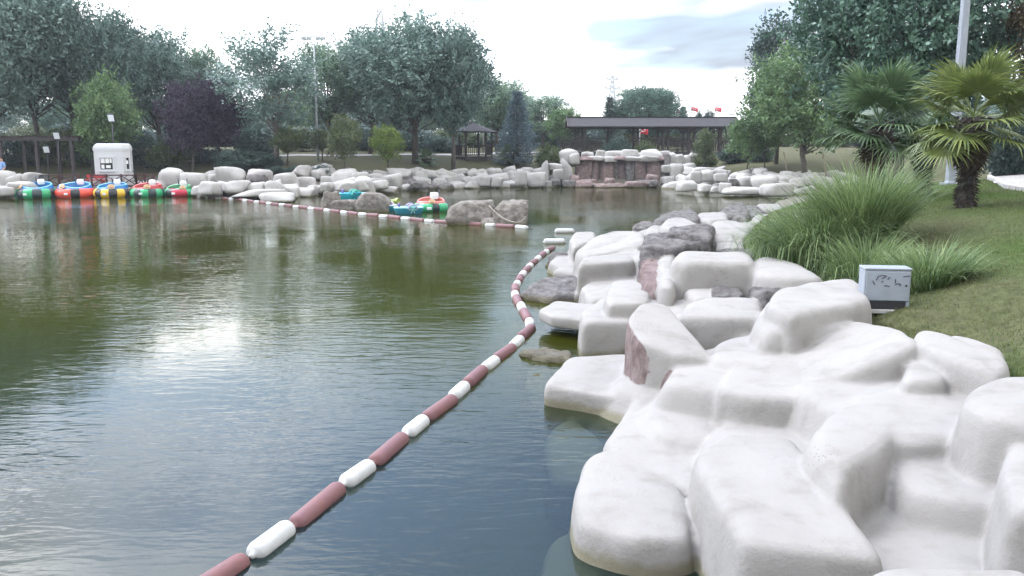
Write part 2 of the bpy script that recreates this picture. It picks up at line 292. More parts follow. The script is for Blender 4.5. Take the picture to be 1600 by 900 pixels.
# ------------------------------------------------------------------ painted rock bank: boulders as rounded solids, joined by soft fillets
def rock_mat(name, light, dark, kind):
    m = bpy.data.materials.new(name); m.use_nodes = True; n, l = m.node_tree.nodes, m.node_tree.links; MATS[name] = m
    rock_nodes(n, l, n['Principled BSDF'], light, dark, kind); return m
def rock_nodes(n, l, b, light, dark, kind):
    b.inputs['Roughness'].default_value = .95; b.inputs['Specular IOR Level'].default_value = .08
    geo = N(n, 'ShaderNodeNewGeometry'); sp = N(n, 'ShaderNodeSeparateXYZ'); l.new(geo.outputs['Position'], sp.inputs[0])
    def noise(s, d=6, r=.6, vec=None):
        t = N(n, 'ShaderNodeTexNoise'); t.inputs['Scale'].default_value = s; t.inputs['Detail'].default_value = d; t.inputs['Roughness'].default_value = r; l.new(vec or geo.outputs['Position'], t.inputs['Vector']); return t
    a = noise(1.6 if kind == 'white' else 5, 7, .62)
    r = N(n, 'ShaderNodeValToRGB'); ramp(r, [(.30, dark), (.55, light)] if kind == 'white' else [(.34, dark), (.66, light)]); l.new(a.outputs['Fac'], r.inputs[0])
    col = r.outputs[0]
    if kind == 'white':
        # faint grime blotches and dark specks
        s = noise(3.2, 6, .6); r2 = N(n, 'ShaderNodeValToRGB'); ramp(r2, [(.30, (.70, .68, .64)), (.48, (1, 1, 1))]); l.new(s.outputs['Fac'], r2.inputs[0])
        mx = N(n, 'ShaderNodeMix', data_type='RGBA', blend_type='MULTIPLY'); mx.inputs['Factor'].default_value = .35; l.new(col, mx.inputs['A']); l.new(r2.outputs[0], mx.inputs['B']); col = mx.outputs['Result']
        sv = N(n, 'ShaderNodeTexVoronoi'); sv.inputs['Scale'].default_value = 26; l.new(geo.outputs['Position'], sv.inputs['Vector'])
        patch = noise(1.1, 2); pr = N(n, 'ShaderNodeMapRange'); pr.inputs['From Min'].default_value = .55; pr.inputs['From Max'].default_value = .7; pr.inputs['To Max'].default_value = .17; l.new(patch.outputs['Fac'], pr.inputs['Value'])
        lt = N(n, 'ShaderNodeMath', operation='LESS_THAN'); l.new(sv.outputs['Distance'], lt.inputs[0]); l.new(pr.outputs[0], lt.inputs[1])
        m3 = N(n, 'ShaderNodeMix', data_type='RGBA'); m3.inputs['B'].default_value = (.12, .10, .08, 1); lf = N(n, 'ShaderNodeMath', operation='MULTIPLY'); lf.inputs[1].default_value = .75; l.new(lt.outputs[0], lf.inputs[0]); l.new(lf.outputs[0], m3.inputs['Factor']); l.new(col, m3.inputs['A']); col = m3.outputs['Result']
    # algae tide mark just above the water
    wob = noise(5, 3); wm = N(n, 'ShaderNodeMath', operation='MULTIPLY_ADD'); wm.inputs[1].default_value = -.14; l.new(wob.outputs['Fac'], wm.inputs[0]); l.new(sp.outputs['Z'], wm.inputs[2])
    tm = N(n, 'ShaderNodeMapRange'); tm.inputs['From Min'].default_value = .055; tm.inputs['From Max'].default_value = -.02; tm.inputs['To Max'].default_value = .8; l.new(wm.outputs[0], tm.inputs['Value'])
    m4 = N(n, 'ShaderNodeMix', data_type='RGBA'); m4.inputs['B'].default_value = (.17, .155, .095, 1); l.new(tm.outputs[0], m4.inputs['Factor']); l.new(col, m4.inputs['A'])
    # light lost in murky water painted on: rock darkens with depth to bed colour
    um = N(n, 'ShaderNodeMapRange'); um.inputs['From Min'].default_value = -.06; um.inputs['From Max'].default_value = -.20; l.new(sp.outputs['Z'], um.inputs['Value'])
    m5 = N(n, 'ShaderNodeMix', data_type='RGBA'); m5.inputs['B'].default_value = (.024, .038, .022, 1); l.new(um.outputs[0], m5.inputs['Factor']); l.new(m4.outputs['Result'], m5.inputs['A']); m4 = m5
    l.new(m4.outputs['Result'], b.inputs['Base Color'])
    f1 = noise(14 if kind == 'white' else 6, 10, .78)
    hgt = f1.outputs['Fac']
    if kind != 'white':
        mp = N(n, 'ShaderNodeMapping'); mp.inputs['Scale'].default_value = {'grey': (1, 1, 3.2), 'stone': (1, 1, 1.4), 'pink': (2.2, 2.2, .8)}[kind]; l.new(geo.outputs['Position'], mp.inputs['Vector'])
        f2 = noise(4.5, 6, .65, mp.outputs[0]); am = N(n, 'ShaderNodeMath', operation='ADD'); l.new(f1.outputs['Fac'], am.inputs[0]); l.new(f2.outputs['Fac'], am.inputs[1]); hgt = am.outputs[0]
    bp = N(n, 'ShaderNodeBump'); bp.inputs['Strength'].default_value = .7 if kind == 'white' else 1.0; bp.inputs['Distance'].default_value = .022 if kind == 'white' else .12
    l.new(hgt, bp.inputs['Height']); l.new(bp.outputs[0], b.inputs['Normal'])
ROCKC = {'white_rock': ((.280, .266, .247), (.245, .232, .214), 'white'), 'grey_rock': ((.27, .255, .245), (.115, .105, .10), 'grey'), 'pink_rock': ((.36, .29, .27), (.20, .14, .135), 'pink')}
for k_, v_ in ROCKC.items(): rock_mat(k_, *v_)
rock_mat('white_rock_lightened', (.40, .385, .365), (.34, .325, .305), 'white')  # same white paint, made lighter to offset shade on the far boulders
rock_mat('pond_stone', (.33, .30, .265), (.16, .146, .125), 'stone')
# one paint-and-stone material for the near bank: bare or broken stone where the paint is missing
m = bpy.data.materials.new('bank_rock'); m.use_nodes = True; n, l = m.node_tree.nodes, m.node_tree.links; MATS['bank_rock'] = m
bw = n['Principled BSDF']; bg_, bp_ = N(n, 'ShaderNodeBsdfPrincipled'), N(n, 'ShaderNodeBsdfPrincipled')
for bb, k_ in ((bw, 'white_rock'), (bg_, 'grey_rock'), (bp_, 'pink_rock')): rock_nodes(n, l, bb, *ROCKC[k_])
ag, ap = N(n, 'ShaderNodeAttribute', attribute_name='bare'), N(n, 'ShaderNodeAttribute', attribute_name='broken'); m1, m2 = N(n, 'ShaderNodeMixShader'), N(n, 'ShaderNodeMixShader')
def ragged(at):
    nz = N(n, 'ShaderNodeTexNoise'); nz.inputs['Scale'].default_value = 22; nz.inputs['Detail'].default_value = 4; ge = N(n, 'ShaderNodeNewGeometry'); l.new(ge.outputs['Position'], nz.inputs['Vector'])
    ad = N(n, 'ShaderNodeMath', operation='MULTIPLY_ADD'); ad.inputs[1].default_value = .5; l.new(nz.outputs['Fac'], ad.inputs[0]); l.new(at.outputs['Fac'], ad.inputs[2])
    mr = N(n, 'ShaderNodeMapRange'); mr.inputs['From Min'].default_value = .70; mr.inputs['From Max'].default_value = .80; l.new(ad.outputs[0], mr.inputs['Value']); return mr.outputs[0]
l.new(ragged(ag), m1.inputs[0]); l.new(bw.outputs[0], m1.inputs[1]); l.new(bg_.outputs[0], m1.inputs[2]); l.new(ragged(ap), m2.inputs[0]); l.new(m1.outputs[0], m2.inputs[1]); l.new(bp_.outputs[0], m2.inputs[2]); l.new(m2.outputs[0], n['Material Output'].inputs[0])
RM = [MATS['white_rock'], MATS['grey_rock'], MATS['pink_rock']]

def hull(pts):
    pts = sorted(set(map(tuple, pts)))
    def half(ps):
        h = []
        for p in ps:
            while len(h) > 1 and (h[-1][0] - h[-2][0]) * (p[1] - h[-2][1]) - (h[-1][1] - h[-2][1]) * (p[0] - h[-2][0]) <= 1e-9: h.pop()
            h.append(p)
        return h
    a, b = half(pts), half(pts[::-1]); return np.array(a[:-1] + b[:-1])
class Prim:
    def __init__(s, pts, z, mi=0, k=.034, zb=-.5, flare=.10, grow=0.015):
        W = np.array([P(p[0], p[1], p[2] if len(p) > 2 else z) for p in pts]); s.mi = mi; s.k = k; s.zb = zb
        A = np.c_[W[:, :2], np.ones(len(W))]; s.pl = np.linalg.lstsq(A, W[:, 2], rcond=None)[0] if any(len(p) > 2 for p in pts) else np.array([0, 0, z])
        H = hull(W[:, :2]); s.planes = []; e_ = W[-1] - W[0]; s.broken_dir = np.array([e_[1], -e_[0], 0]) / np.hypot(e_[0], e_[1]); s.broken_dir *= -1 if s.broken_dir[0] > 0 else 1
        for i in range(len(H)):
            a, c = H[i], H[(i + 1) % len(H)]; e = c - a; L = np.hypot(*e)
            if L < 1e-4: continue
            nrm = np.array([e[1], -e[0]]) / L; s.planes.append((nrm[0], nrm[1], float(nrm @ a) + grow))
        s.flare = flare; zt = W[:, 2].max(); ex = .3 + flare * (zt - zb)
        s.lo = np.array([*(H.min(0) - ex), zb - .12]); s.hi = np.array([*(H.max(0) + ex), zt + .35]); s.zt = zt
    def eval(s, X, Y, Z):
        k = s.k; zt = s.pl[0] * X + s.pl[1] * Y + s.pl[2]; fl = s.flare
        acc = np.exp(np.clip((Z - zt - .012) / k, -40, 40)) + np.exp(np.clip((s.zb - Z) / k, -40, 40))
        cs = 1 / math.sqrt(1 + fl * fl)
        for a, b, c in s.planes: acc += np.exp(np.clip(((a * X + b * Y - c) + fl * (Z - s.zt)) * cs / k, -40, 40))
        return k * np.log(acc)
RNG = np.random.RandomState(5)
def sines(V, freq, n, seed):
    r = np.random.RandomState(seed); o = np.zeros(len(V))
    for i in range(n):
        d = r.normal(size=3); d /= np.linalg.norm(d); o += np.sin(V @ d * freq * r.uniform(.6, 1.5) + r.uniform(0, 6.3))
    return o / math.sqrt(n)
def face_pieces(fs):
    used, inv = np.unique(fs, return_inverse=True); lab = np.arange(len(used)); q = inv.reshape(-1, 4)
    for _ in range(400):
        m_ = lab[q].min(1); new = lab.copy()
        for a_ in range(4): np.minimum.at(new, q[:, a_], m_)
        new = new[new]
        if (new == lab).all(): break
        lab = new
    return lab[q[:, 0]]
def main_piece(fs):
    l_ = face_pieces(fs); u, c = np.unique(l_, return_counts=True); keep = l_ == u[c.argmax()]; return fs[keep], keep
def settle_owners(Q, own):
    """give stray islands of a boulder to the boulder around them"""
    for _ in range(3):
        vo = np.full(Q.max() + 1, -1); 
        for pi in np.unique(own):
            ix = np.nonzero(own == pi)[0]; l_ = face_pieces(Q[ix]); u, c = np.unique(l_, return_counts=True); stray = ix[l_ != u[c.argmax()]]
            if len(stray):
                good = np.ones(len(Q), bool); good[stray] = False; vo[:] = -1
                for a_ in range(4): 
                    sel = good & (own != pi); vo[Q[sel, a_]] = own[sel]
                for it in range(60):
                    rest = stray[own[stray] == pi]
                    if not len(rest): break
                    nb = vo[Q[rest]].max(1); hit = nb >= 0
                    if not hit.any(): break
                    own[rest[hit]] = nb[hit]
                    for a_ in range(4): vo[Q[rest[hit], a_]] = nb[hit]
    return own
def bank_from(prims, h, ku, root, names=None, amp=.010, seed=1):
    lo = np.min([p.lo for p in prims], 0) - h * 2; hi = np.max([p.hi for p in prims], 0) + h * 2
    n = np.ceil((hi - lo) / h).astype(int) + 1; S = np.zeros(n, np.float32); best = np.full(n, 1e3, np.float32); arg = np.full(n, -1, np.int16)
    ax = [lo[i] + h * np.arange(n[i]) for i in range(3)]
    for pi, p in enumerate(prims):
        a = np.maximum(((p.lo - lo) / h).astype(int), 0); c = np.minimum(((p.hi - lo) / h).astype(int) + 2, n)
        sl = tuple(slice(a[i], c[i]) for i in range(3)); X, Y, Z = np.meshgrid(*[ax[i][sl[i]].astype(np.float32) for i in range(3)], indexing='ij', sparse=True)
        f = p.eval(X, Y, Z).astype(np.float32); S[sl] += np.exp(np.clip(-f / ku, -30, 30))
        q = f < best[sl]; best[sl] = np.where(q, f, best[sl]); arg[sl] = np.where(q, pi, arg[sl])
    Fd = -ku * np.log(np.maximum(S, 1e-12)); neg = Fd < 0
    # surface nets
    c = neg[:-1, :-1, :-1].astype(np.int8)
    for dx in (0, 1):
        for dy in (0, 1):
            for dz in (0, 1):
                if dx + dy + dz: c = c + neg[dx:n[0] - 1 + dx, dy:n[1] - 1 + dy, dz:n[2] - 1 + dz]
    act = (c > 0) & (c < 8); ci = np.argwhere(act); idx = np.full(act.shape, -1, np.int32); idx[act] = np.arange(len(ci))
    pos = np.zeros((len(ci), 3)); cnt = np.zeros(len(ci)); corners = [(a, b, d) for a in (0, 1) for b in (0, 1) for d in (0, 1)]
    vals = {cc: Fd[ci[:, 0] + cc[0], ci[:, 1] + cc[1], ci[:, 2] + cc[2]] for cc in corners}
    for c0 in corners:
        for d in range(3):
            if c0[d] == 0:
                c1 = list(c0); c1[d] = 1; c1 = tuple(c1); v0, v1 = vals[c0], vals[c1]; cr = (v0 < 0) != (v1 < 0)
                t = np.where(cr, v0 / np.where(cr, v0 - v1, 1), 0); pt = np.tile(np.array(c0, float), (len(ci), 1)); pt[:, d] += t
                pos += pt * cr[:, None]; cnt += cr
    V = lo + (ci + pos / np.maximum(cnt, 1)[:, None]) * h
    Qs = []; own = []
    for d in range(3):
        s0 = [slice(1, -1)] * 3; s1 = [slice(1, -1)] * 3; s0[d] = slice(0, -1); s1[d] = slice(1, None)
        A, B = neg[tuple(s0)], neg[tuple(s1)]; e = np.argwhere(A != B); off = np.ones(3, int); off[d] = 0; g = e + off
        u, w = (d + 1) % 3, (d + 2) % 3
        def cell(du, dw): q = g.copy(); q[:, u] -= du; q[:, w] -= dw; return idx[q[:, 0], q[:, 1], q[:, 2]]
        qd = np.stack([cell(1, 1), cell(0, 1), cell(0, 0), cell(1, 0)], 1); fl = B[e[:, 0], e[:, 1], e[:, 2]]; qd[fl] = qd[fl][:, ::-1]
        Qs.append(qd); own.append(arg[g[:, 0], g[:, 1], g[:, 2]])
    Q = np.concatenate(Qs); own = np.concatenate(own); ok = (Q >= 0).all(1); Q, own = Q[ok], own[ok]; own = settle_owners(Q, own)
    # relax
    for it in range(2):
        acc = np.zeros_like(V); cn = np.zeros(len(V))
        for a in range(4):
            for b_ in (1, 3): np.add.at(acc, Q[:, a], V[Q[:, (a + b_) % 4]]); np.add.at(cn, Q[:, a], 1)
        V = V * .5 + .5 * acc / np.maximum(cn, 1)[:, None]
    def vnorm():
        fn = np.cross(V[Q[:, 2]] - V[Q[:, 0]], V[Q[:, 3]] - V[Q[:, 1]]); vn = np.zeros_like(V)
        for a in range(4): np.add.at(vn, Q[:, a], fn)
        return vn / np.maximum(np.linalg.norm(vn, axis=1), 1e-9)[:, None], fn
    vn, fn = vnorm()
    pm = np.array([p.mi for p in prims]); vm = np.zeros(len(V))
    for a in range(4): vm[Q[:, a]] = np.maximum(vm[Q[:, a]], pm[own] > 0)
    V = V + vn * (amp * sines(V, 5, 8, seed) + amp * .4 * sines(V, 17, 10, seed + 1) + vm * .028 * np.abs(sines(V * [1, 1, 1.8], 14, 6, seed + 2)) + vm * .012 * sines(V, 45, 8, seed + 3))[:, None]
    FV = np.full((3, len(V)), 9.0)
    for p in prims:
        c_ = ((V > p.lo) & (V < p.hi)).all(1); FV[p.mi, c_] = np.minimum(FV[p.mi, c_], p.eval(V[c_, 0], V[c_, 1], V[c_, 2]))
    sg = lambda x: 1 / (1 + np.exp(-np.clip(x / .012, -30, 30)))
    bare = sg(np.minimum(FV[0], FV[2]) - FV[1]); brok = sg(np.minimum(FV[0], FV[1]) - FV[2])
    vn, fn = vnorm(); objs = []
    for pi, p in enumerate(prims):
        fs = Q[(own == pi)]; f0 = fn[(own == pi)]
        if len(fs) < 6: continue
        fs, keep = main_piece(fs); f0 = f0[keep]
        used, inv = np.unique(fs, return_inverse=True); me = mesh_np('boulder', V[used], inv.reshape(-1, 4), MATS['bank_rock'], smooth=True, normals=vn[used]); bv = brok[used].copy()
        o = link('boulder', me, root); objs.append(o)
        if p.mi == 1: o['label'] = 'bare grey rock left unpainted'
        if getattr(p, 'broken', False):
            bv = np.maximum(bv, smooth01((vn[used] @ np.array(p.broken_dir) - .62) / .3)); o['label'] = 'tilted white boulder with a broken pinkish side'
        for nm, vals in (('bare', bare[used]), ('broken', bv)): me.attributes.new(nm, 'FLOAT', 'POINT').data.foreach_set('value', vals.astype(np.float32))
    return objs
W_, G_, K_ = 0, 1, 2
A = []
def a(pts, z, mi=0, **kw): p = Prim(pts, z, mi, **kw); A.append(p); return p
# front row
a([(895, 755), (918, 708), (967, 697), (1020, 720), (1074, 765), (1082, 838), (985, 842), (905, 815)], .27, k=.05)
a([(1082, 714), (1102, 690), (1130, 676), (1240, 680), (1255, 705), (1320, 775), (1385, 872), (1330, 838), (1233, 842), (1160, 845)], .60, k=.042)
a([(1340, 905), (1378, 884), (1600, 884), (1700, 1000), (1420, 1000)], .74)
a([(1566, 720), (1580, 692), (1625, 682), (1750, 700), (1750, 820), (1585, 790)], .96)
a([(1397, 730), (1415, 712), (1565, 704), (1640, 730), (1660, 800), (1500, 782), (1425, 765)], .64, flare=.35)
a([(1250, 760), (1330, 740), (1420, 735), (1540, 760), (1680, 900), (1370, 920)], .40, k=.03)                       # low floor
a([(1092, 690), (1130, 655), (1310, 640), (1360, 720), (1360, 790), (1180, 800), (1130, 750)], .42, k=.05, flare=.3)
a([(940, 690), (965, 648), (1000, 606), (1060, 590), (1140, 620), (1150, 700), (1090, 770), (990, 726)], .27, k=.05)
a([(1000, 640), (1060, 590), (1140, 600), (1150, 670), (1080, 690), (1030, 680)], .36, k=.05, flare=.6)
# second row
a([(1262, 690), (1275, 655), (1300, 633), (1385, 618), (1425, 640), (1408, 680), (1365, 712), (1312, 742)], .82, k=.05, flare=.2)
a([(1400, 675), (1330, 622), (1410, 602), (1500, 590), (1550, 640), (1580, 686), (1500, 677)], .82, k=.042)
a([(1498, 628), (1512, 600), (1550, 588), (1625, 584), (1750, 600), (1750, 680), (1610, 660), (1540, 650)], 1.12, k=.05)
a([(1120, 606), (1150, 562), (1250, 548), (1305, 626), (1260, 624), (1185, 620)], .71, k=.042)
a([(1040, 598), (1060, 556), (1110, 540), (1270, 525), (1310, 600), (1130, 612)], .64, k=.05, flare=.35)
a([(1275, 592, .76), (1240, 555, .74), (1255, 525, .80), (1336, 500, 1.02), (1406, 507, 1.12), (1434, 536, 1.12), (1370, 560, 1.0), (1310, 582, .86)], 1.0, k=.045, flare=.2)
a([(1110, 560), (1120, 530), (1190, 518), (1290, 515), (1320, 590), (1240, 585)], .74, k=.05, flare=.3)
a([(1410, 592), (1424, 552), (1460, 541), (1480, 556), (1478, 594)], .97, k=.045)
a([(1425, 527), (1435, 512), (1490, 522), (1540, 549), (1552, 577), (1480, 558)], 1.12, k=.045)
a([(1478, 519), (1525, 527), (1568, 543), (1577, 575), (1555, 582), (1510, 545)], 1.10, k=.04)
a([(1290, 640), (1400, 590), (1560, 575), (1620, 640), (1560, 690), (1400, 690)], .78, k=.04)
a([(1235, 602), (1300, 583), (1430, 588), (1430, 650), (1330, 656), (1296, 642)], .76, k=.04, flare=.3)
# third row
a([(1195, 477), (1213, 448), (1290, 437), (1330, 432), (1353, 445), (1359, 472), (1300, 482), (1240, 492)], 1.18, k=.05)
a([(1178, 502), (1200, 465), (1280, 468), (1340, 497), (1335, 508), (1265, 514), (1200, 516)], 1.0, k=.05, flare=.25)
br = a([(978, 498, .96), (998, 478, 1.0), (1038, 474, 1.0), (1062, 492, .95), (1116, 562, .70), (1056, 556, .75), (1000, 530, .86)], 1.0, k=.032, flare=.04); br.broken = True
a([(853, 602), (862, 580), (890, 557), (985, 552), (1040, 585), (1010, 625), (955, 620), (935, 604), (870, 600)], .23, k=.032, flare=-.02)
a([(960, 600), (985, 556), (1060, 545), (1090, 590), (1040, 625)], .34, k=.05, flare=.5)
a([(841, 484), (868, 471), (935, 475), (935, 502), (862, 494)], .32, zb=.12, k=.026, flare=0)
a([(905, 484), (945, 464), (1000, 468), (990, 502), (912, 503)], .50, k=.04, flare=.05)
a([(943, 462), (957, 440), (992, 436), (1018, 450), (1012, 472), (952, 474)], .72, k=.042)
a([(998, 457), (1020, 445), (1078, 446), (1074, 475), (1062, 492), (1010, 480)], .64, k=.04, flare=.2)
a([(1070, 452), (1090, 430), (1112, 426), (1122, 440), (1116, 466), (1085, 467)], .82, k=.04)
a([(1112, 463), (1118, 438), (1148, 444), (1157, 455), (1156, 464)], .83, G_, k=.02)
a([(1175, 457), (1190, 430), (1265, 428), (1275, 437), (1217, 446), (1197, 466)], .92, G_, k=.025)
a([(1062, 492), (1075, 470), (1110, 463), (1185, 466), (1195, 494), (1100, 496)], .86, k=.045, flare=.2)
a([(1040, 470), (1080, 440), (1200, 430), (1340, 440), (1340, 490), (1200, 525), (1080, 520)], .66, k=.05, flare=.3)
a([(815, 549), (850, 545), (886, 552), (890, 562), (835, 557)], .05, G_, k=.025)
# under water
a([(852, 668), (895, 645), (950, 690), (930, 750), (862, 742)], -.07, k=.06, zb=-.6, flare=.15)
a([(850, 848), (872, 828), (925, 826), (960, 910), (846, 915)], -.05, k=.05, zb=-.6, flare=.12)
a([(824, 584), (846, 576), (862, 632), (838, 626)], -.04, G_, k=.03, zb=-.6, flare=.15)
B = []
def b_(pts, z, mi=0, **kw): p = Prim(pts, z, mi, **kw); B.append(p); return p
b_([(1050, 406), (1060, 392), (1170, 393), (1182, 402), (1177, 409), (1065, 410)], 1.22, k=.06)
b_([(1174, 409), (1185, 398), (1250, 407), (1287, 433), (1240, 434), (1180, 427)], 1.12, k=.06)
b_([(903, 412), (912, 401), (985, 391), (994, 398), (990, 407), (920, 411)], .74, k=.05, flare=.03)
b_([(900, 395, .62), (932, 367, .85), (965, 359, .95), (1005, 361, .98), (1010, 380, .9), (960, 388, .8), (915, 400, .65)], .9, k=.06)
b_([(923, 398, .62), (954, 375, .85), (991, 379, .85), (1003, 396, .75), (960, 398, .66)], .8, k=.05)
b_([(889, 374), (896, 362), (930, 361), (934, 375), (895, 386)], .62, k=.05, flare=.02)
b_([(858, 409), (870, 401), (902, 402), (902, 415), (870, 414)], .24, k=.03)
b_([(863, 422), (880, 413), (902, 414), (898, 426)], .2, k=.03)
b_([(858, 400), (872, 395), (896, 396), (896, 401)], .26, G_, k=.03)
b_([(814, 456), (842, 437), (880, 430), (914, 440), (918, 462), (860, 462)], .14, G_, k=.03)
b_([(1005, 386), (1008, 368), (1080, 362), (1113, 353), (1114, 380), (1060, 387)], 1.10, G_, k=.035)
b_([(1046, 366), (1050, 357), (1105, 349), (1113, 355), (1110, 370)], 1.24, G_, k=.03)
b_([(1003, 412), (1010, 387), (1036, 389), (1040, 430), (1036, 448), (1010, 442)], .86, K_, k=.035)
b_([(1030, 405), (1040, 391), (1054, 393), (1056, 420), (1050, 447), (1034, 445)], .94, W_, k=.04)
b_([(990, 396), (995, 388), (1005, 392), (1003, 405)], .8, k=.04)
b_([(905, 445), (950, 430), (1060, 430), (1060, 470), (920, 468)], .40, k=.05)
b_([(1028, 353), (1040, 341), (1070, 338), (1096, 350), (1062, 358)], 1.0, k=.07)
b_([(1006, 364), (1012, 352), (1034, 350), (1038, 364)], .8, k=.06)
b_([(1022, 345), (1040, 334), (1080, 327), (1094, 340), (1080, 349)], .8, G_, k=.05)
b_([(990, 352), (1006, 346), (1024, 348), (1022, 354)], .4, G_, k=.05)
b_([(1086, 341), (1090, 331), (1135, 331), (1140, 342), (1110, 346)], .74, k=.07)
b_([(1108, 358), (1112, 345), (1150, 344), (1175, 352), (1170, 364)], .92, k=.07)
b_([(1108, 374), (1113, 361), (1142, 361), (1152, 374)], .94, k=.06)
b_([(1110, 389), (1116, 377), (1150, 376), (1165, 388)], .92, k=.06)
b_([(1118, 395), (1130, 387), (1170, 388), (1180, 398)], .96, G_, k=.04)
b_([(1122, 334), (1135, 322), (1160, 318), (1172, 330), (1165, 342)], .62, G_, k=.05)
b_([(1158, 336), (1165, 322), (1185, 322), (1196, 338)], .55, G_, k=.05)
b_([(1176, 326), (1184, 318), (1220, 318), (1228, 328)], .5, k=.07)
b_([(1170, 345), (1180, 335), (1210, 335), (1215, 350)], .85, k=.07)
b_([(1055, 378), (1120, 350), (1180, 345), (1180, 395), (1100, 400), (1060, 395)], .7, k=.07)
b_([(960, 374), (1030, 350), (1120, 338), (1120, 360), (1010, 385)], .35, k=.07)
bank = empty('rock_bank', tuple(P(1200, 700, 0)), label='near bank of big rounded white-painted boulders sloping into the pond', cat='rock bank')
bl = Vector(bank.location)
objs = bank_from(A, .027, .010, bank) + bank_from(B, .046, .016, bank, amp=.014, seed=7)
for o in objs: o.location = -bl
# ------------------------------------------------------------------ boulders of the far shore
def cube_sphere(n):
    V = []; idx = {}; Q = []
    def vid(p):
        k = tuple(np.round(p, 5))
        if k not in idx: idx[k] = len(V); V.append(p)
        return idx[k]
    for d in range(3):
        for s in (-1, 1):
            for i in range(n):
                for j in range(n):
                    q = []
                    for a, c in ((0, 0), (1, 0), (1, 1), (0, 1)):
                        u, w = math.tan((-1 + 2 * (i + a) / n) * math.pi / 4), math.tan((-1 + 2 * (j + c) / n) * math.pi / 4)
                        p = np.zeros(3); p[d] = s; p[(d + 1) % 3] = u; p[(d + 2) % 3] = w; q.append(vid(p))
                    Q.append(q if s > 0 else q[::-1])
    V = np.array(V); return V / np.linalg.norm(V, axis=1)[:, None], np.array(Q)
CS5 = cube_sphere(6)
def boulder_shape(seed, dims, kx=10.0, cuts=4, rough=.03, cs=CS5):
    """irregular rounded block with the given half sizes"""
    r = np.random.RandomState(seed); U, Q = cs; dims = np.array(dims, float)
    n = [np.array(v, float) for v in ((1, 0, 0), (-1, 0, 0), (0, 1, 0), (0, -1, 0), (0, 0, 1), (0, 0, -1))]; d = [1.0] * 6
    n = [v + r.normal(size=3) * .13 for v in n]
    for i in range(cuts):
        v = r.normal(size=3); v[2] = abs(v[2]) * .8; v /= np.linalg.norm(v); n.append(v); d.append(r.uniform(1.0, 1.3))
    n = [v / np.linalg.norm(v) for v in n]
    inv = np.stack([np.maximum(U @ v, 0.0) / dd for v, dd in zip(n, d)], 1)
    R = 1.0 / (inv ** kx).sum(1) ** (1 / kx)
    V = U * R[:, None]; V *= (1 + rough * sines(V, 4, 6, seed) + rough * .5 * sines(V, 11, 6, seed + 50))[:, None]
    return V * dims, Q
BOULD = {}
for mi, nm in enumerate(('white', 'grey', 'pink')):
    for k in range(9 if mi == 0 else 4):
        V, Q = boulder_shape(100 * mi + k, (1, 1, 1), kx=20 if mi == 0 else 20, cuts=7, rough=.03 if mi == 0 else .06)
        BOULD[mi, k] = mesh_np('boulder', V, Q, RM[mi] if mi else MATS['white_rock_lightened'], smooth=True)
def put_boulder(root, loc, size, rz, mi, r, tilt=.28):
    o = link('boulder', BOULD[mi, r.randint(0, 9 if mi == 0 else 4)], root, loc=Vector(loc) - root.location, rot=(r.uniform(-tilt, tilt), r.uniform(-tilt, tilt), rz), scale=size)
    if mi == 1: o['label'] = 'bare grey rock among the white ones'
    return o
def shore_bank(root, pts, tiers, step, size, seed, grey=.1, rise=.0):
    r = np.random.RandomState(seed); pts = [np.array(p) for p in pts]; cnt = 0
    seglen = [np.hypot(*(b - a)) for a, b in zip(pts[:-1], pts[1:])]; L = sum(seglen)
    for t in range(tiers):
        s = r.uniform(0, step)
        while s < L:
            q = s; i = 0
            while q > seglen[i] and i < len(seglen) - 1: q -= seglen[i]; i += 1
            a, b = pts[i], pts[i + 1]; e = (b - a) / seglen[i]; nn = np.array([-e[1], e[0]]); p = a + e * q
            if sdist(np.array([p[0] + nn[0]]), np.array([p[1] + nn[1]]), POND)[0] < 0: nn = -nn
            p = p + nn * (-.1 + t * .78 + r.uniform(-.25, .25)); w = size * r.uniform(.62, 1.45); h = size * r.uniform(.42, .72)
            z = max(gz(*p), .02 + .05 * t) + h * .28 + rise * t + r.uniform(-.06, .14)
            if p[0] < -16.6 and p[1] < 50.7: s += step; continue      # leave the berth of the last boat free
            mi = 1 if r.rand() < grey * (1.6 if t == 0 else .7) else 0
            put_boulder(root, (p[0], p[1], z if t else max(.10, h * .35)), (w, size * r.uniform(.55, .95), h), math.atan2(e[1], e[0]) + r.uniform(-.5, .5), mi, r); cnt += 1
            s += step * w / size * r.uniform(.85, 1.2)
    return cnt
fl = empty('rock_bank', tuple(P(500, 300)), label='far bank of tumbled white boulders left of the waterfall', cat='rock bank')
shore_bank(fl, unp([(244, 300.5), (296, 301.5), (312, 304), (400, 305.5), (480, 306), (560, 300)]), 5, .92, .56, 3, grey=.08, rise=.05)
shore_bank(fl, unp([(556, 300), (700, 295), (800, 292.5), (868, 292)]), 4, .82, .48, 4, grey=.10, rise=.02)
def block(root, x0, x1, y0, y1, dist, mi=0, depth=None, seed=0, name='boulder', kx=12, rz=0.0, label=None):
    """a rounded block spanning a picture rectangle at a distance"""
    a = D((x0 + x1) / 2, (y0 + y1) / 2, dist); w = (x1 - x0) * dist / F_PX / 2; h = (y1 - y0) * dist / F_PX / 2 / .99
    V, Q = boulder_shape(seed * 7 + int(x0), (w * 1.03, (depth or w * 1.5) / 2, h * 1.03), kx=kx, cuts=3, rough=.02 if mi == 0 else .04)
    o = link(name, mesh_np(name, V, Q, RM[mi] if mi else MATS['white_rock_lightened'], smooth=True), root, loc=Vector(a) + Vector((0, (depth or w * 1.5) / 2, 0)) - root.location, rot=(0, 0, rz))
    if label: o['label'] = label
    return o
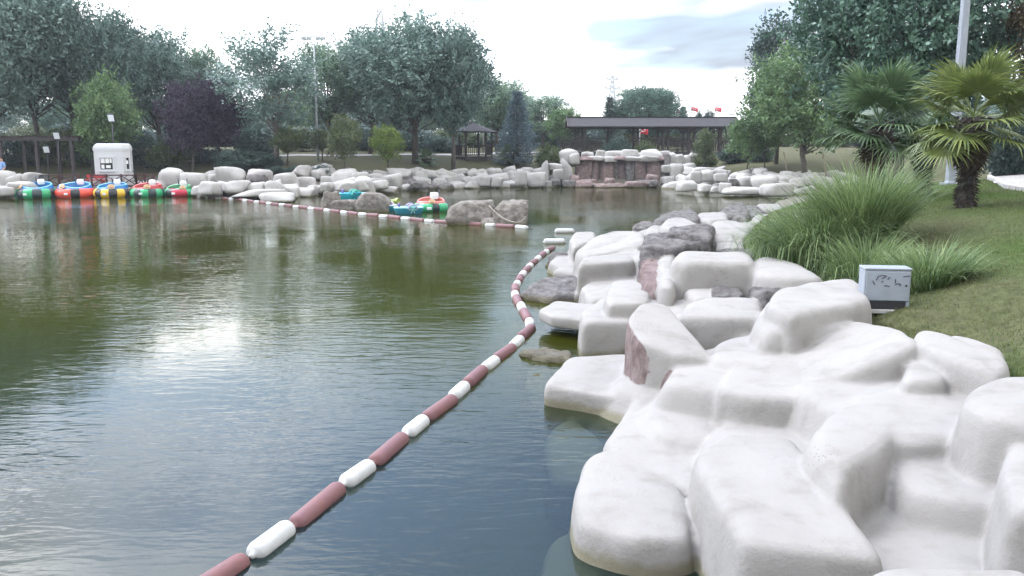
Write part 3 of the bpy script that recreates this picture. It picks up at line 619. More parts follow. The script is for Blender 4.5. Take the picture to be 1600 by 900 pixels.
# larger, hand-set masses on the far left bank
for i, (x0, x1, y0, y1, d, mi) in enumerate([(250, 284, 265, 292, 50.5, 0), (280, 318, 271, 296, 50, 0), (296, 330, 291, 305, 47.8, 0), (338, 378, 264, 290, 51.5, 0), (385, 420, 266, 286, 52, 0), (386, 414, 273, 284, 51.2, 1), (425, 462, 272, 302, 49, 0), (330, 368, 286, 303, 48.3, 0), (362, 384, 288, 303, 47.8, 0), (402, 454, 303, 317, 43.6, 0), (376, 440, 296, 308, 45.5, 0), (446, 490, 278, 301, 50.5, 0), (518, 556, 268, 292, 52.5, 0), (548, 575, 270, 294, 52, 0), (600, 626, 274, 296, 53, 0), (606, 640, 264, 276, 56, 0), (655, 680, 266, 278, 57.5, 0), (560, 590, 286, 298, 51.5, 1), (640, 668, 284, 296, 54, 1), (594, 618, 292, 300, 51, 0), (745, 766, 276, 291, 57.5, 0), (768, 785, 277, 291, 57.5, 0), (806, 822, 268, 290, 57.5, 0), (824, 852, 270, 290, 58, 0)]):
    block(fl, x0, x1, y0, y1, d, mi, seed=i, rz=.1 * math.sin(i * 2.1))
frb = empty('rock_bank', tuple(P(1140, 296)), label='far bank of white boulders right of the waterfall', cat='rock bank')
shore_bank(frb, unp([(1046, 294), (1090, 297), (1150, 299.5), (1240, 303), (1340, 304)]), 4, .85, .48, 9, grey=.06, rise=.0)
for i, (x0, x1, y0, y1, d, mi) in enumerate([(1062, 1090, 284, 299, 51.5, 0), (1094, 1112, 288, 300, 50.5, 0), (1112, 1125, 292, 301, 50, 0), (1125, 1142, 287, 302, 49.5, 0), (1136, 1200, 294, 305, 48.5, 0), (1095, 1116, 268, 284, 54, 0), (1080, 1098, 268, 286, 54, 0), (1118, 1138, 272, 284, 53.5, 0), (1140, 1154, 280, 290, 51.5, 1), (1154, 1185, 276, 292, 51.5, 0), (1180, 1215, 278, 300, 50, 0), (1196, 1240, 288, 307, 47.5, 0), (1205, 1240, 276, 292, 52, 0), (1085, 1125, 262, 272, 57, 0)]):
    block(frb, x0, x1, y0, y1, d, mi, seed=i + 40, rz=.12 * math.sin(i * 1.7))

# ------------------------------------------------------------------ the dry waterfall
wf = empty('waterfall', tuple(P(970, 291)), label='dry waterfall cliff of pinkish rock slabs between white blocks under the covered bridge', cat='waterfall')
sl = [(902, 924, 249, 289, 2), (921, 934, 251, 289, 2), (931, 945, 250, 289, 2), (942, 958, 252, 289, 2), (956, 964, 250, 288, 1), (961, 982, 251, 289, 2), (979, 992, 248, 289, 1), (990, 1008, 250, 289, 2), (1006, 1018, 249, 288, 1), (1014, 1036, 252, 288, 2), (1030, 1042, 246, 290, 1)]
for i, (x0, x1, y0, y1, mi) in enumerate(sl): block(wf, x0 - 1.2, x1 + 1.2, y0, y1 + 1, 60.6 + .18 * (i % 3), mi, depth=1.0, seed=i, name='rock_slab', kx=16)
for i, (x0, x1) in enumerate([(900, 925), (922, 946), (944, 964), (960, 980), (978, 1004), (1000, 1030), (1024, 1042)]):
    block(wf, x0, x1, 245 - (i % 2), 250.5 + 1.2 * (i % 3), 60.3, 0 if i % 3 else 2, depth=1.2, seed=i + 20, name='lip_stone')
for i, (x0, x1, y0, y1, d, mi) in enumerate([(876, 894, 256, 290, 60, 0), (878, 904, 235, 258, 60.4, 0), (890, 906, 240, 256, 60.1, 0), (846, 858, 255, 288, 59.5, 0), (858, 878, 256, 266, 59.6, 0), (864, 880, 265, 282, 59.3, 0), (861, 876, 279, 291, 58.8, 1), (910, 928, 238, 247, 61.2, 0), (932, 948, 235, 246, 61.2, 0), (946, 974, 236, 247, 61.2, 0), (972, 997, 234, 246, 61.1, 0), (995, 1010, 239, 246, 61.3, 0), (1003, 1032, 235, 246, 61.2, 0), (1030, 1050, 236, 246, 62, 0),
        (1038, 1048, 239, 258, 60.2, 1), (1047, 1058, 240, 258, 60.3, 0), (1056, 1070, 242, 258, 60.3, 0), (1068, 1080, 243, 258, 60.4, 0), (1078, 1092, 240, 257, 60.5, 0), (1035, 1052, 258, 270, 59.8, 0), (1049, 1068, 258, 288, 59.6, 0), (1066, 1090, 256, 284, 59.6, 0), (1037, 1056, 276, 290, 59.4, 0), (1044, 1056, 286, 296, 58.4, 1),
        (892, 906, 274, 292, 59.4, 2), (880, 900, 282, 292, 58.8, 1), (900, 930, 283, 293, 58.8, 2), (924, 934, 281, 290, 58.9, 2), (930, 976, 287, 294, 58.4, 2), (947, 962, 279, 290, 58.7, 2), (978, 1015, 284, 294, 58.4, 2), (1000, 1030, 282, 291, 58.6, 1), (1012, 1031, 274, 286, 58.8, 2), (1014, 1030, 282, 293, 58.2, 1)]):
    block(wf, x0, x1, y0, y1, d, mi, seed=i + 60, depth=.9)
block(wf, 1036, 1052, 268, 278, 60.2, 1, depth=.4, seed=99, name='rock_slab')

# ------------------------------------------------------------------ bare rocks standing in the pond
def pond_rock(x0, x1, y0, ywl, label, seed, kx=26, sink=.5, depth=None, taper=.0, group=None):
    c = P((x0 + x1) / 2, ywl); d = c[1]; w = (x1 - x0) * d / F_PX / 2; zt = D(0, y0, d)[2]
    U, Q = CS10; V, Q = boulder_shape(seed, (w, (depth or w * 1.6) / 2, (zt + sink) / 2), kx=kx, cuts=5, rough=.045, cs=CS10)
    hgt = (V[:, 2] / ((zt + sink) / 2)); V[:, :2] *= (1 - taper * hgt)[:, None]
    nrm = V / np.linalg.norm(V, axis=1)[:, None]; V = V + nrm * (.025 * np.abs(sines(V * [1, 1, 2.2], 9, 7, seed)) + .01 * sines(V, 30, 6, seed))[:, None]
    V[:, 2] += (zt + sink) / 2 - sink
    o = link('pond_rock', mesh_np('pond_rock', V, Q, MATS['pond_stone'], smooth=True), loc=(c[0], c[1] + (depth or w * 1.6) / 2, 0)); return tag(o, label, 'rock', group)
CS10 = cube_sphere(14)
pond_rock(703, 771, 317, 351, 'broad flat-topped grey rock standing in the pond behind the float line', 1, taper=.10)
pond_rock(768, 822, 316, 352, 'wedge-shaped grey rock with a flat top, rope tied round it', 2, taper=.13, kx=34)
pond_rock(752, 780, 343, 353, 'small low grey stone at the waterline between two pond rocks', 3)
pond_rock(557, 607, 304, 331, 'rounded grey rock between the moored pedal boats', 4)
pond_rock(517, 562, 314, 330, 'low grey rock under the turquoise pedal boat', 5)
pond_rock(503, 530, 303, 328, 'pale grey rock left of the turquoise pedal boat', 6)
rp = MB(); q0, q1, q2 = D(764, 321, 31.5), P(804, 347, .18), D(822, 338, 30.4)
def sag(a, b, s, n=8): return [tuple(Vector(a).lerp(Vector(b), i / n) - Vector((0, 0, s * 4 * (i / n) * (1 - i / n)))) for i in range(n + 1)]
rp.tube(sag(q0, q1, .12) + sag(q1, q2, .08)[1:], .013, 6)
tag(rp.build('rope', mat('rope_fibre', (.42, .38, .32), .9)), 'slack pale rope strung between the two grey pond rocks', 'rope')

# ------------------------------------------------------------------ float lines
mat('float_white', (.46, .46, .44), .5, noise=.12, nscale=6, bump=.25, bscale=18)
mat('float_red', (.155, .066, .060), .55, noise=.25, nscale=5, bump=.25, bscale=18, color2=(.13, .060, .066))
mat('float_rope', (.10, .085, .08), .9)
def float_mesh(L, R, m):
    b = MB(); pr = [(-L / 2 - .035, .010), (-L / 2 - .03, .022), (-L / 2, .026), (-L / 2 + .004, R * .62), (-L / 2 + .022, R * .9), (-L / 2 + .05, R), (L / 2 - .05, R), (L / 2 - .022, R * .9), (L / 2 - .004, R * .62), (L / 2, .026), (L / 2 + .03, .022), (L / 2 + .035, .010)]
    b.lathe([(r, x) for x, r in pr], n=18)
    b.v = [(z, x, y) for x, y, z in b.v]
    return b.mesh('float', m)
FM = {}
def float_line(name, pts, label, R, Lr, Lw, gap, start_white, z=.012, start=0.0):
    pts = [Vector(p) for p in pts]
    # densify
    cum = [0.0]
    for a_, c_ in zip(pts[:-1], pts[1:]): cum.append(cum[-1] + (c_ - a_).length)
    def at(s):
        s = min(max(s, 0), cum[-1] - 1e-6); i = next(k for k in range(len(cum) - 1) if cum[k + 1] > s); return pts[i].lerp(pts[i + 1], (s - cum[i]) / (cum[i + 1] - cum[i]))
    root = empty(name, tuple(pts[0]), label=label, cat='float line'); s = start; white = start_white; k = 0; r = random.Random(4)
    for key, L_, m_ in (('w', Lw, 'float_white'), ('r', Lr, 'float_red')): FM[key] = float_mesh(L_, R, MATS[m_])
    while s < cum[-1] - .3:
        L_ = Lw if white else Lr; a_, c_ = at(s), at(s + L_); mid = (a_ + c_) / 2; d = c_ - a_
        o = link('float', FM['w' if white else 'r'], root, loc=mid - pts[0] + Vector((0, 0, z + r.uniform(-.012, .012))), rot=(r.uniform(-3, 3), r.uniform(-.03, .03), math.atan2(d.y, d.x) + r.uniform(-.04, .04))); o['label'] = 'white float' if white else 'faded red float'
        s += L_ + gap; white = not white; k += 1
    rb = MB(); rb.tube([at(cum[-1] * i / 60) - pts[0] + Vector((0, 0, z)) for i in range(61)], .014, 5); rb.build('rope', MATS['float_rope'], root)
    return root
NEAR = [P(*q) for q in [(90, 1090), (335, 897), (404, 868), (468, 814), (567, 740), (611, 702), (669, 655), (702, 630), (738, 595), (760, 576), (790, 552), (813, 531), (831, 517), (827, 503), (816, 484), (806, 468), (804, 452), (814, 433), (829, 415), (844, 402), (857, 392), (868, 386)]]
NS = (float(np.linalg.norm(NEAR[1] - NEAR[0]) + np.linalg.norm(P(397, 871) - NEAR[1])) % 1.35)
float_line('float_line', NEAR, 'string of white and faded red floats running from the foreground to the rock bank', .082, .74, .46, .075, True, start=NS)
FAR = [P(*q) for q in [(297, 304), (330, 309), (380, 313.5), (440, 321), (500, 328), (560, 335), (620, 341), (680, 347), (730, 350.5), (800, 355.5), (832, 358)]]
float_line('float_line', FAR, 'string of white and red floats crossing the pond in front of the moored boats', .092, .80, .52, .07, True)
for q, lb in (((866, 380), 'single white float at the waterline beside the white boulder'), ((882, 363.5), 'single white float drifting just behind the rock bank tip')):
    o = link('float', float_mesh(.62, .10, MATS['float_white']), loc=P(*q) + np.array([0, 0, .04]), rot=(0, 0, .05)); tag(o, lb, 'float')
o = MB().tube([P(-90, 307), P(16, 306)], .11, 12).build('float_tube', MATS['float_red']); tag(o, 'long dull red float lying against the white rocks left of the boats', 'float')
# ------------------------------------------------------------------ covered bridge
wood = mat('dark_wood', (.060, .050, .048), .75, noise=.4, nscale=9); roofm = mat('roof_shingle', (.036, .033, .034), .8, noise=.35, nscale=4)
BD = 68.0
def bx(px): return (px - 800) / F_PX * BD * 1.0 * (CP + SP * (0) ) if False else D(px, 225, BD)[0]
def bz(py, d=BD): return D(800, py, d)[2]
br_root = empty('covered_bridge', (bx(1012), BD, gz(bx(1012), BD)), label='long dark wooden covered footbridge above the waterfall', cat='bridge')
def part(mb, name, m, root, **kw):
    L = root.location; mb.v = [(x - L[0], y - L[1], z - L[2]) for x, y, z in mb.v]; return mb.build(name, m, root, **kw)
xa, xb = bx(874), bx(1148); DW = 2.6; zd = bz(237)
part(MB().box(((xa + xb) / 2, BD + DW / 2, zd - .1), (xb - xa, DW, .2)), 'deck', wood, br_root)
for yy in (BD, BD + DW):
    rail = part(MB().box(((xa + xb) / 2, yy, zd + 1.02), (xb - xa, .12, .10)).box(((xa + xb) / 2, yy, zd + .78), (xb - xa, .06, .07)).box(((xa + xb) / 2, yy, zd + .12), (xb - xa, .06, .09)), 'railing', wood, br_root)
    mb = MB(); k = int((xb - xa) / .155)
    for i in range(k): mb.box((xa + (i + .5) * (xb - xa) / k, yy + .005, zd + .46), (.06, .05, .56))
    part(mb, 'balusters', wood, br_root)['kind'] = 'stuff'
zr, ze = bz(182.5), bz(197.5)
PX = [(903, 914), (955,), (996,), (1036, 1044), (1077, 1085), (1126, 1135)]
for yy in (BD + .02, BD + DW - .02):
    for grp in PX:
        for p_ in grp:
            x = bx(p_); part(MB().box((x, yy, (zd + ze) / 2 - .1), (.15, .15, ze - zd + .6)), 'post', wood, br_root)
            for s in (-1, 1): part(MB().bar((x, yy, ze - .55), (x + s * .5, yy, ze - .04), .07), 'brace', wood, br_root)
for p_ in (880, 925, 970, 1015, 1060, 1105, 1145): part(MB().box((bx(p_), BD + .4, (zd + 1.4) / 2 - .2), (.2, .2, zd - .5)), 'pile', wood, br_root)
ra, rb_ = bx(887), bx(1154); ym = BD + DW / 2; ov = .55; ye0, ye1 = BD - ov, BD + DW + ov
def quadplate(pts, t): return MB().poly(pts, t, axis=(0, 0, -1))
part(quadplate([(ra, ye0, ze), (rb_, ye0, ze), (rb_, ym, zr), (ra, ym, zr)], .07), 'roof_slope', roofm, br_root)
part(quadplate([(ra, ye1, ze), (ra, ym, zr + .003), (rb_, ym, zr + .003), (rb_, ye1, ze)], .07), 'roof_slope', roofm, br_root)
part(MB().box(((ra + rb_) / 2, ym, zr + .02), (rb_ - ra + .05, .22, .06)), 'ridge_cap', roofm, br_root)
for x in (ra - .03, rb_ + .03):
    for s in (-1, 1): part(MB().bar((x, ym, zr - .02), (x, ym + s * (DW / 2 + ov), ze - .06), .06, .20), 'barge_board', wood, br_root)
part(MB().box(((ra + rb_) / 2, BD, ze - .10), (rb_ - ra - .5, .14, .16)).box(((ra + rb_) / 2, BD + DW, ze - .10), (rb_ - ra - .5, .14, .16)), 'wall_plate', wood, br_root)

# ------------------------------------------------------------------ gazebo
gd = 66.0; gc = D(738, 236, gd); gz0 = gz(gc[0], gd); s_ = gd / F_PX
gr_ = empty('gazebo', (gc[0], gd, gz0), label='small dark hexagonal wooden gazebo on the far lawn left of the blue spruce', cat='gazebo')
g_up = lambda py: D(738, py, gd)[2] - gz0
MB().lathe([(1.62, -.3), (1.62, .14)], 6, smooth=False, rot=.25).build('floor', wood, gr_)
rf = MB().lathe([(1.88, g_up(207)), (1.92, g_up(205.5)), (.25, g_up(192.5)), (.12, g_up(192))], 6, smooth=False, rot=.25).build('roof', roofm, gr_)
MB().lathe([(.22, g_up(193)), (.26, g_up(191.5)), (.03, g_up(188.5))], 6, smooth=False, rot=.25).build('finial', roofm, rf)
hexp = [(1.5 * math.cos(.25 + i * math.pi / 3), 1.5 * math.sin(.25 + i * math.pi / 3)) for i in range(6)]
for i, (x, y) in enumerate(hexp):
    MB().box((x, y, g_up(206) / 2 + .05), (.13, .13, g_up(206)), rz=.25 + i).build('post', wood, gr_)
    x2, y2 = hexp[(i + 1) % 6]
    if i == 4: continue
    mb = MB().bar((x, y, .95), (x2, y2, .95), .07).bar((x, y, .25), (x2, y2, .25), .06)
    for k in range(1, 10): t = k / 10; mb.box((x + (x2 - x) * t, y + (y2 - y) * t, .6), (.05, .05, .7))
    mb.build('railing', wood, gr_)

# ------------------------------------------------------------------ ticket kiosk, deck and fence on the left quay
KD = 50.5; kc = D(176, 281, KD); kz = .46
white_paint = mat('white_fibreglass', (.58, .585, .59), .35, noise=.06, nscale=3); glassm = mat('dark_glass', (.02, .025, .03), .08, spec=.8); paperm = mat('paper', (.75, .75, .73), .8)
kk = empty('ticket_kiosk', (kc[0], KD, kz), rz=.30, label='white moulded ticket kiosk with framed windows behind the bumper boats', cat='kiosk')
w2, c2 = 1.0, .42
pl = [(-w2, 0), (w2 - c2, 0), (w2, c2), (w2, 1.6), (-w2, 1.6)]
pl = [(-w2 + .10, .0), (w2 - .38, 0), (w2 - .02, .55), (w2 - .02, 1.5), (-w2 + .10, 1.5)]
def prism(pts, z0, z1, inset=0.0, name='x'):
    cx = sum(p[0] for p in pts) / len(pts); cy = sum(p[1] for p in pts) / len(pts); n = len(pts); b = MB()
    top = [(cx + (x - cx) * (1 - inset), cy + (y - cy) * (1 - inset)) for x, y in pts]
    return b.add([(x, y, z0) for x, y in pts] + [(x, y, z1) for x, y in top], [tuple(range(n - 1, -1, -1)), tuple(range(n, 2 * n))] + [(i, (i + 1) % n, n + (i + 1) % n, n + i) for i in range(n)])
def grow(pts, g):
    cx = sum(p[0] for p in pts) / len(pts); cy = sum(p[1] for p in pts) / len(pts); return [(cx + (x - cx) * (1 + g), cy + (y - cy) * (1 + g)) for x, y in pts]
hk = D(178, 224, KD)[2] - kz
prism(pl, 0, hk - .42).build('wall', white_paint, kk)
b = prism(grow(pl, .03), hk - .42, hk - .26, 0.0); b.build('cornice', white_paint, kk)
b = prism(grow(pl, .02), hk - .26, hk - .10, .06); r_ = b.build('roof', white_paint, kk)
prism(grow(pl, -.05), hk - .10, hk, .13).build('roof_crown', white_paint, r_)
def window(ax, ay, bx_, by_, z0, z1, papers):
    a_, c_ = Vector((ax, ay, 0)), Vector((bx_, by_, 0)); e = (c_ - a_).normalized(); nn = Vector((e.y, -e.x, 0)); L_ = (c_ - a_).length; R_ = Matrix((e, -nn, Vector((0, 0, 1)))).transposed()
    def pan(u0, u1, v0, v1, off, th, name, m, par): 
        cc = a_ + e * (u0 + u1) / 2 + nn * off + Vector((0, 0, (v0 + v1) / 2)); return MB().box(cc, (u1 - u0, th, v1 - v0), M=R_).build(name, m, par)
    f = MB(); t = .07
    for u0, u1, v0, v1 in ((0, L_, z0, z0 + t), (0, L_, z1 - t, z1), (0, t, z0 + t, z1 - t), (L_ - t, L_, z0 + t, z1 - t)): f.box(a_ + e * (u0 + u1) / 2 + nn * .035 + Vector((0, 0, (v0 + v1) / 2)), (u1 - u0, .07, v1 - v0), M=R_)
    w = f.build('window', white_paint, kk); pan(t, L_ - t, z0 + t, z1 - t, .012, .02, 'pane', glassm, w)
    pan(-.05, L_ + .05, z0 - .06, z0, .05, .12, 'sill', white_paint, w)
    for u, v, a1, b1 in papers: pan(t + u, t + u + a1, z0 + t + v, z0 + t + v + b1, .026, .004, 'notice', paperm, w)
window(-.66, 0, .14, 0, .92, 1.72, [(.03, .36, .22, .28), (.28, .36, .20, .28), (.5, .38, .12, .26), (.05, .05, .16, .22), (.3, .08, .24, .16)])
e0, e1 = Vector((w2 - .38, 0)), Vector((w2 - .02, .55)); p0, p1 = e0.lerp(e1, .2), e0.lerp(e1, .8)
window(p0.x, p0.y, p1.x, p1.y, .92, 1.72, [(.05, .3, .15, .2)])

deckm = mat('deck_boards', (.16, .12, .10), .8, noise=.3, nscale=6); fencem = mat('fence_wood', (.075, .030, .028), .7, noise=.3, nscale=6)
dk = empty('timber_deck', tuple(P(145, 297)), label='low timber boat deck with steps on the left shore', cat='deck'); 
dx0, dx1 = D(38, 290, 48.4)[0], D(246, 290, 48.4)[0]
for i in range(18): part(MB().box(((dx0 + dx1) / 2, 48.2 + i * .165, .42), (dx1 - dx0, .155, .05)), 'plank', deckm, dk)
part(MB().box(((dx0 + dx1) / 2, 48.16, .30), (dx1 - dx0, .06, .18)), 'fascia', mat('concrete_edge', (.42, .40, .38), .85, noise=.2, nscale=5), dk)
for i in range(9): x = dx0 + .3 + i * (dx1 - dx0 - .6) / 8; part(MB().box((x, 48.3, -.1), (.16, .16, .8)), 'pile', fencem, dk)
for i in range(3): part(MB().box((D(134, 280, 50)[0], 50.9 + .3 * i, .52 + .17 * i), (.9, .3, .17)), 'step', MATS['concrete_edge'], dk)
def xfence(x0, x1, d0, d1, n, label, z0=.47, h=.72):
    a_, c_ = np.array([D(x0, 280, d0)[0], d0]), np.array([D(x1, 280, d1)[0], d1]); root = empty('deck_fence', (a_[0], a_[1], z0), label=label, cat='fence', group='cross-braced deck fences')
    pts = [Vector(((c_[0] - a_[0]) * i / n, (c_[1] - a_[1]) * i / n, 0)) for i in range(n + 1)]
    for p in pts: MB().box(p + Vector((0, 0, h / 2)), (.09, .09, h + .06)).build('post', fencem, root)
    for p, q in zip(pts[:-1], pts[1:]):
        MB().bar(p + Vector((0, 0, h - .03)), q + Vector((0, 0, h - .03)), .07).build('rail', fencem, root); MB().bar(p + Vector((0, 0, .1)), q + Vector((0, 0, .1)), .06).build('rail', fencem, root)
        MB().bar(p + Vector((0, -.015, .12)), q + Vector((0, -.015, h - .06)), .045).build('brace', fencem, root); MB().bar(p + Vector((0, .015, h - .06)), q + Vector((0, .015, .12)), .045).build('brace', fencem, root)
    return root
xfence(62, 123, 49.6, 49.6, 2, 'dark red cross-braced fence panel left of the deck steps')
xfence(48, 62, 48.4, 49.6, 1, 'short angled cross-braced fence at the left end of the deck')
xfence(143, 213, 49.2, 49.2, 3, 'dark cross-braced fence in front of the white kiosk')
xfence(213, 240, 49.2, 50.2, 2, 'cross-braced fence turning away right of the kiosk')
# litter bin / dark cabinet on the deck
o = MB().box((0, 0, .36), (.42, .42, .72), bev=.03).box((0, 0, .75), (.48, .48, .06), bev=.01).build('litter_bin', mat('bin_grey', (.10, .105, .10), .6)); o.location = (D(70, 285, 49)[0], 48.8, .445); tag(o, 'dark grey square bin at the left end of the timber deck', 'bin')
# red bench seen behind the fence
redp = mat('red_paint', (.35, .05, .05), .5)
o = MB().box((0, 0, .42), (1.1, .35, .06)).box((-.45, 0, .2), (.06, .3, .4)).box((.45, 0, .2), (.06, .3, .4)).box((0, .17, .62), (1.1, .05, .22)).build('bench', redp); o.location = (D(150, 281, 50)[0], 49.9, .445); tag(o, 'low red bench beside the kiosk, half hidden by the fence', 'bench')
# bicycle behind the fence right of the kiosk
bk = empty('bicycle', (D(222, 281, 51)[0], 50.6, .445), rz=.3, label='dark bicycle leaning behind the fence right of the kiosk', cat='bicycle'); blk = mat('black_metal', (.02, .02, .022), .5)
for x in (-.5, .5):
    mb = MB(); mb.tube([(x + .33 * math.cos(t * math.pi / 12), 0, .34 + .33 * math.sin(t * math.pi / 12)) for t in range(25)], .022, 6, cap=False); w = mb.build('wheel', blk, bk)
    mb = MB()
    for t in range(8): mb.bar((x, 0, .34), (x + .31 * math.cos(t * .785), 0, .34 + .31 * math.sin(t * .785)), .006)
    mb.build('spokes', blk, w)
MB().bar((-.5, 0, .34), (-.12, 0, .34), .03).bar((-.12, 0, .34), (-.22, 0, .85), .035).bar((-.2, 0, .75), (.36, 0, .8), .035).bar((-.12, 0, .34), (.38, 0, .72), .035).bar((.5, 0, .34), (.34, 0, .98), .035).build('frame', blk, bk)
MB().box((-.22, 0, .9), (.24, .12, .06), bev=.02).build('saddle', blk, bk); MB().bar((.3, -.25, 1.0), (.3, .25, 1.0), .03).build('handlebar', blk, bk)

# pergola on the far left
pg = empty('pergola', (D(50, 281, 54)[0], 54, gz(D(50, 281, 54)[0], 54)), label='dark timber pergola with flat beams behind the person at the left', cat='pergola'); pz = D(0, 215, 54)[2]
for x in (-60, 2, 58, 113):
    for y in (54.0, 56.6): part(MB().box((D(x, 240, 54)[0], y, pz / 2 - .1), (.18, .18, pz + .2)), 'post', wood, pg)
for y in (53.9, 56.7): part(MB().box((D(25, 215, 54)[0], y, pz - .09), (7.8, .12, .2)), 'beam', wood, pg)
for i in range(16): part(MB().box((D(25, 215, 54)[0] - 3.7 + i * .49, 55.3, pz + .06), (.07, 3.4, .12)), 'rafter', wood, pg)

# ------------------------------------------------------------------ lamps, pylons, flags
galv = mat('galvanised_steel', (.46, .48, .50), .45, noise=.12, nscale=3, metal=.3); lampw = mat('lamp_white', (.70, .73, .75), .3); pyl = mat('pylon_steel', (.42, .44, .46), .6)
def floodlight(px, py, d, base_py, label):
    p = D(px, py, d); g = gz(p[0], d); t = empty('floodlight', (p[0], d, g), label=label, cat='floodlight'); h = p[2] - g
    MB().tube([(-.25, .3, 0), (-.2, .25, h * .6), (0, .05, h)], .045, 6).build('pole', blk, t)
    hd = MB().box((0, 0, 0), (.40, .16, .46), bev=.04, M=Matrix.Rotation(.35, 3, 'X')).build('head', blk, t, loc=(0, -.05, h)); MB().box((0, -.09, 0), (.34, .012, .38), M=Matrix.Rotation(.35, 3, 'X')).build('lens', lampw, hd, loc=(0, 0, -.03))
floodlight(175, 184, 52, 280, 'white-faced floodlight on a dark pole directly above the kiosk')
floodlight(90, 211.5, 53, 280, 'white-faced floodlight at the edge of the pergola roof')
floodlight(74, 233, 54, 280, 'small floodlight hanging lower, left of the kiosk')
def mast(px, ytop, d, label, bars=True, r=.09):
    p = D(px, ytop, d); g = gz(p[0], d); t = empty('light_mast', (p[0], d, g), label=label, cat='light mast'); h = p[2] - g
    MB().tube([(0, 0, 0), (0, 0, h)], [r, r * .5], 8).build('pole', galv, t)
    if bars:
        MB().bar((-.75, 0, h), (.75, 0, h), .07).build('crossbar', galv, t)
        for x in (-.65, -.3, .3, .65): MB().box((x, -.12, h - .12), (.30, .22, .22), bev=.04).build('lamp_head', galv, t)
    return t
mast(490, 57, 60, 'tall floodlight mast with a crossbar of lamps between the left tree groups')
mast(878, 161, 92, 'distant lamp mast left of the covered bridge')
mast(755, 130, 78, 'thin pale pole standing behind the gazebo', bars=False, r=.07)
mast(1148, 178, 120, 'distant lamp mast above the right end of the bridge roof')
def pylon(px, ytop, ybase, d, arms, label):
    p = D(px, ytop, d); z1 = p[2]; z0 = gz(p[0], d); h = z1 - z0; t = empty('pylon', (p[0], d, z0), label=label, cat='pylon'); w0 = h * .10; th = .0016 * d; mb = MB()
    def wd(f): return w0 * (1 - f) ** 1.3 + .018 * h
    lv = [i / 14 for i in range(15)]
    for sx in (-1, 1):
        for sy in (-1, 1): mb.tube([(sx * wd(f), sy * wd(f), f * h) for f in lv], th * .5, 4)
    for f0, f1 in zip(lv[:-1], lv[1:]):
        for sy in (-1, 1): mb.bar((-wd(f0), sy * wd(f0), f0 * h), (wd(f1), sy * wd(f1), f1 * h), th * .6).bar((wd(f0), sy * wd(f0), f0 * h), (-wd(f1), sy * wd(f1), f1 * h), th * .6)
    mb.build('lattice', pyl, t)
    for f, aw in arms:
        b = MB(); 
        for s in (-1, 1): b.bar((s * wd(f), 0, f * h), (s * aw * h, 0, f * h + .01 * h), th).bar((s * wd(f), 0, f * h + .045 * h), (s * aw * h, 0, f * h + .012 * h), th * .7)
        b.build('cross_arm', pyl, t)
pylon(593, 14, 200, 150, [(.86, .17), (.80, .06)], 'tall lattice power pylon rising behind the middle trees')
pylon(957, 117, 200, 330, [(.93, .09), (.80, .12), (.67, .10)], 'distant lattice power pylon above the bridge roof')
# near galvanised lamp post on the right
lp = G(1485, 288); lt = empty('lamp_post', tuple(lp), label='tall galvanised lamp post rising between the two fan palms', cat='lamp post'); r0 = .5 * 17 * lp[1] / F_PX; postm = mat('post_steel', (.27, .29, .32), .5, noise=.15, nscale=3, metal=.2)
MB().lathe([(r0 * 1.15, 0), (r0 * 1.12, .05), (r0, .1), (r0 * .95, 2.0), (r0 * .62, 9.0)], 8, smooth=False).build('pole', postm, lt)
MB().lathe([(r0 * 1.9, -.03), (r0 * 1.9, .04)], 8, smooth=False).build('base_plate', postm, lt)
a_ = MB().tube([(0, 0, 8.9), (0, -.3, 9.3), (0, -1.2, 9.5)], .05, 8).build('arm', galv, lt); MB().box((0, -1.5, 9.5), (.25, .7, .12), bev=.04).build('lamp_head', galv, lt)
# flags
flag_red = mat('flag_red', (.62, .03, .05), .7); flag_white = mat('flag_white', (.8, .8, .8), .7)
def crescent(cx, cz, r, y):
    po = [(cx + r * math.cos(t), y, cz + r * math.sin(t)) for t in np.linspace(.62, 2 * math.pi - .62, 16)]; ci = .26 * r
    inn = [(cx + ci + .79 * r * math.cos(t), y, cz + .79 * r * math.sin(t)) for t in np.linspace(2 * math.pi - .82, .82, 14)]; return po + inn
def flag(px, py, d, w, h, label, hang=0.0):
    p = D(px, py, d); g = gz(p[0], d); t = empty('flag', (p[0], d, g), label=label, cat='flag'); z = p[2] - g
    MB().tube([(0, 0, 0), (0, 0, z + .2)], .05, 6).build('pole', galv, t)
    nx = 12; V = []; Q = []
    for i in range(nx + 1):
        for j in (0, 1): u = i / nx; V.append((u * w, .12 * w * math.sin(u * 6.5) * u, z - h * j - hang * u * h + .05 * w * math.sin(u * 5)))
    for i in range(nx): Q.append((2 * i, 2 * i + 1, 2 * i + 3, 2 * i + 2))
    me = mesh_np('cloth', np.array(V), np.array(Q), flag_red, smooth=True); c = link('cloth', me, t); sd = c.modifiers.new('solid', 'SOLIDIFY'); sd.thickness = .02
    def wav(pts, off):
        r = []
        for x, y, zz in pts: u = x / w; r.append((x, .12 * w * math.sin(u * 6.5) * u + off, zz - hang * u * h + .05 * w * math.sin(u * 5)))
        return r
    zc = z - h / 2
    MB().poly(wav(crescent(w * .36, zc, h * .27, 0), -.06), .02).build('crescent', flag_white, c)
    st = []
    for k in range(10): rr = h * (.13 if k % 2 == 0 else .05); st.append((w * .58 + rr * math.cos(math.pi + k * math.pi / 5), 0, zc + rr * math.sin(math.pi + k * math.pi / 5)))
    MB().poly(wav(st, -.06), .02).build('star', flag_white, c)
flag(1080, 167, 125, 1.0, .55, 'small red flag above the bridge roof, left one of the pair', .3)
flag(1117, 168, 122, .95, .6, 'red flag flying highest above the right half of the bridge roof')
flag(1000, 196, 80, .75, .8, 'red flag with white crescent seen through the bridge posts')
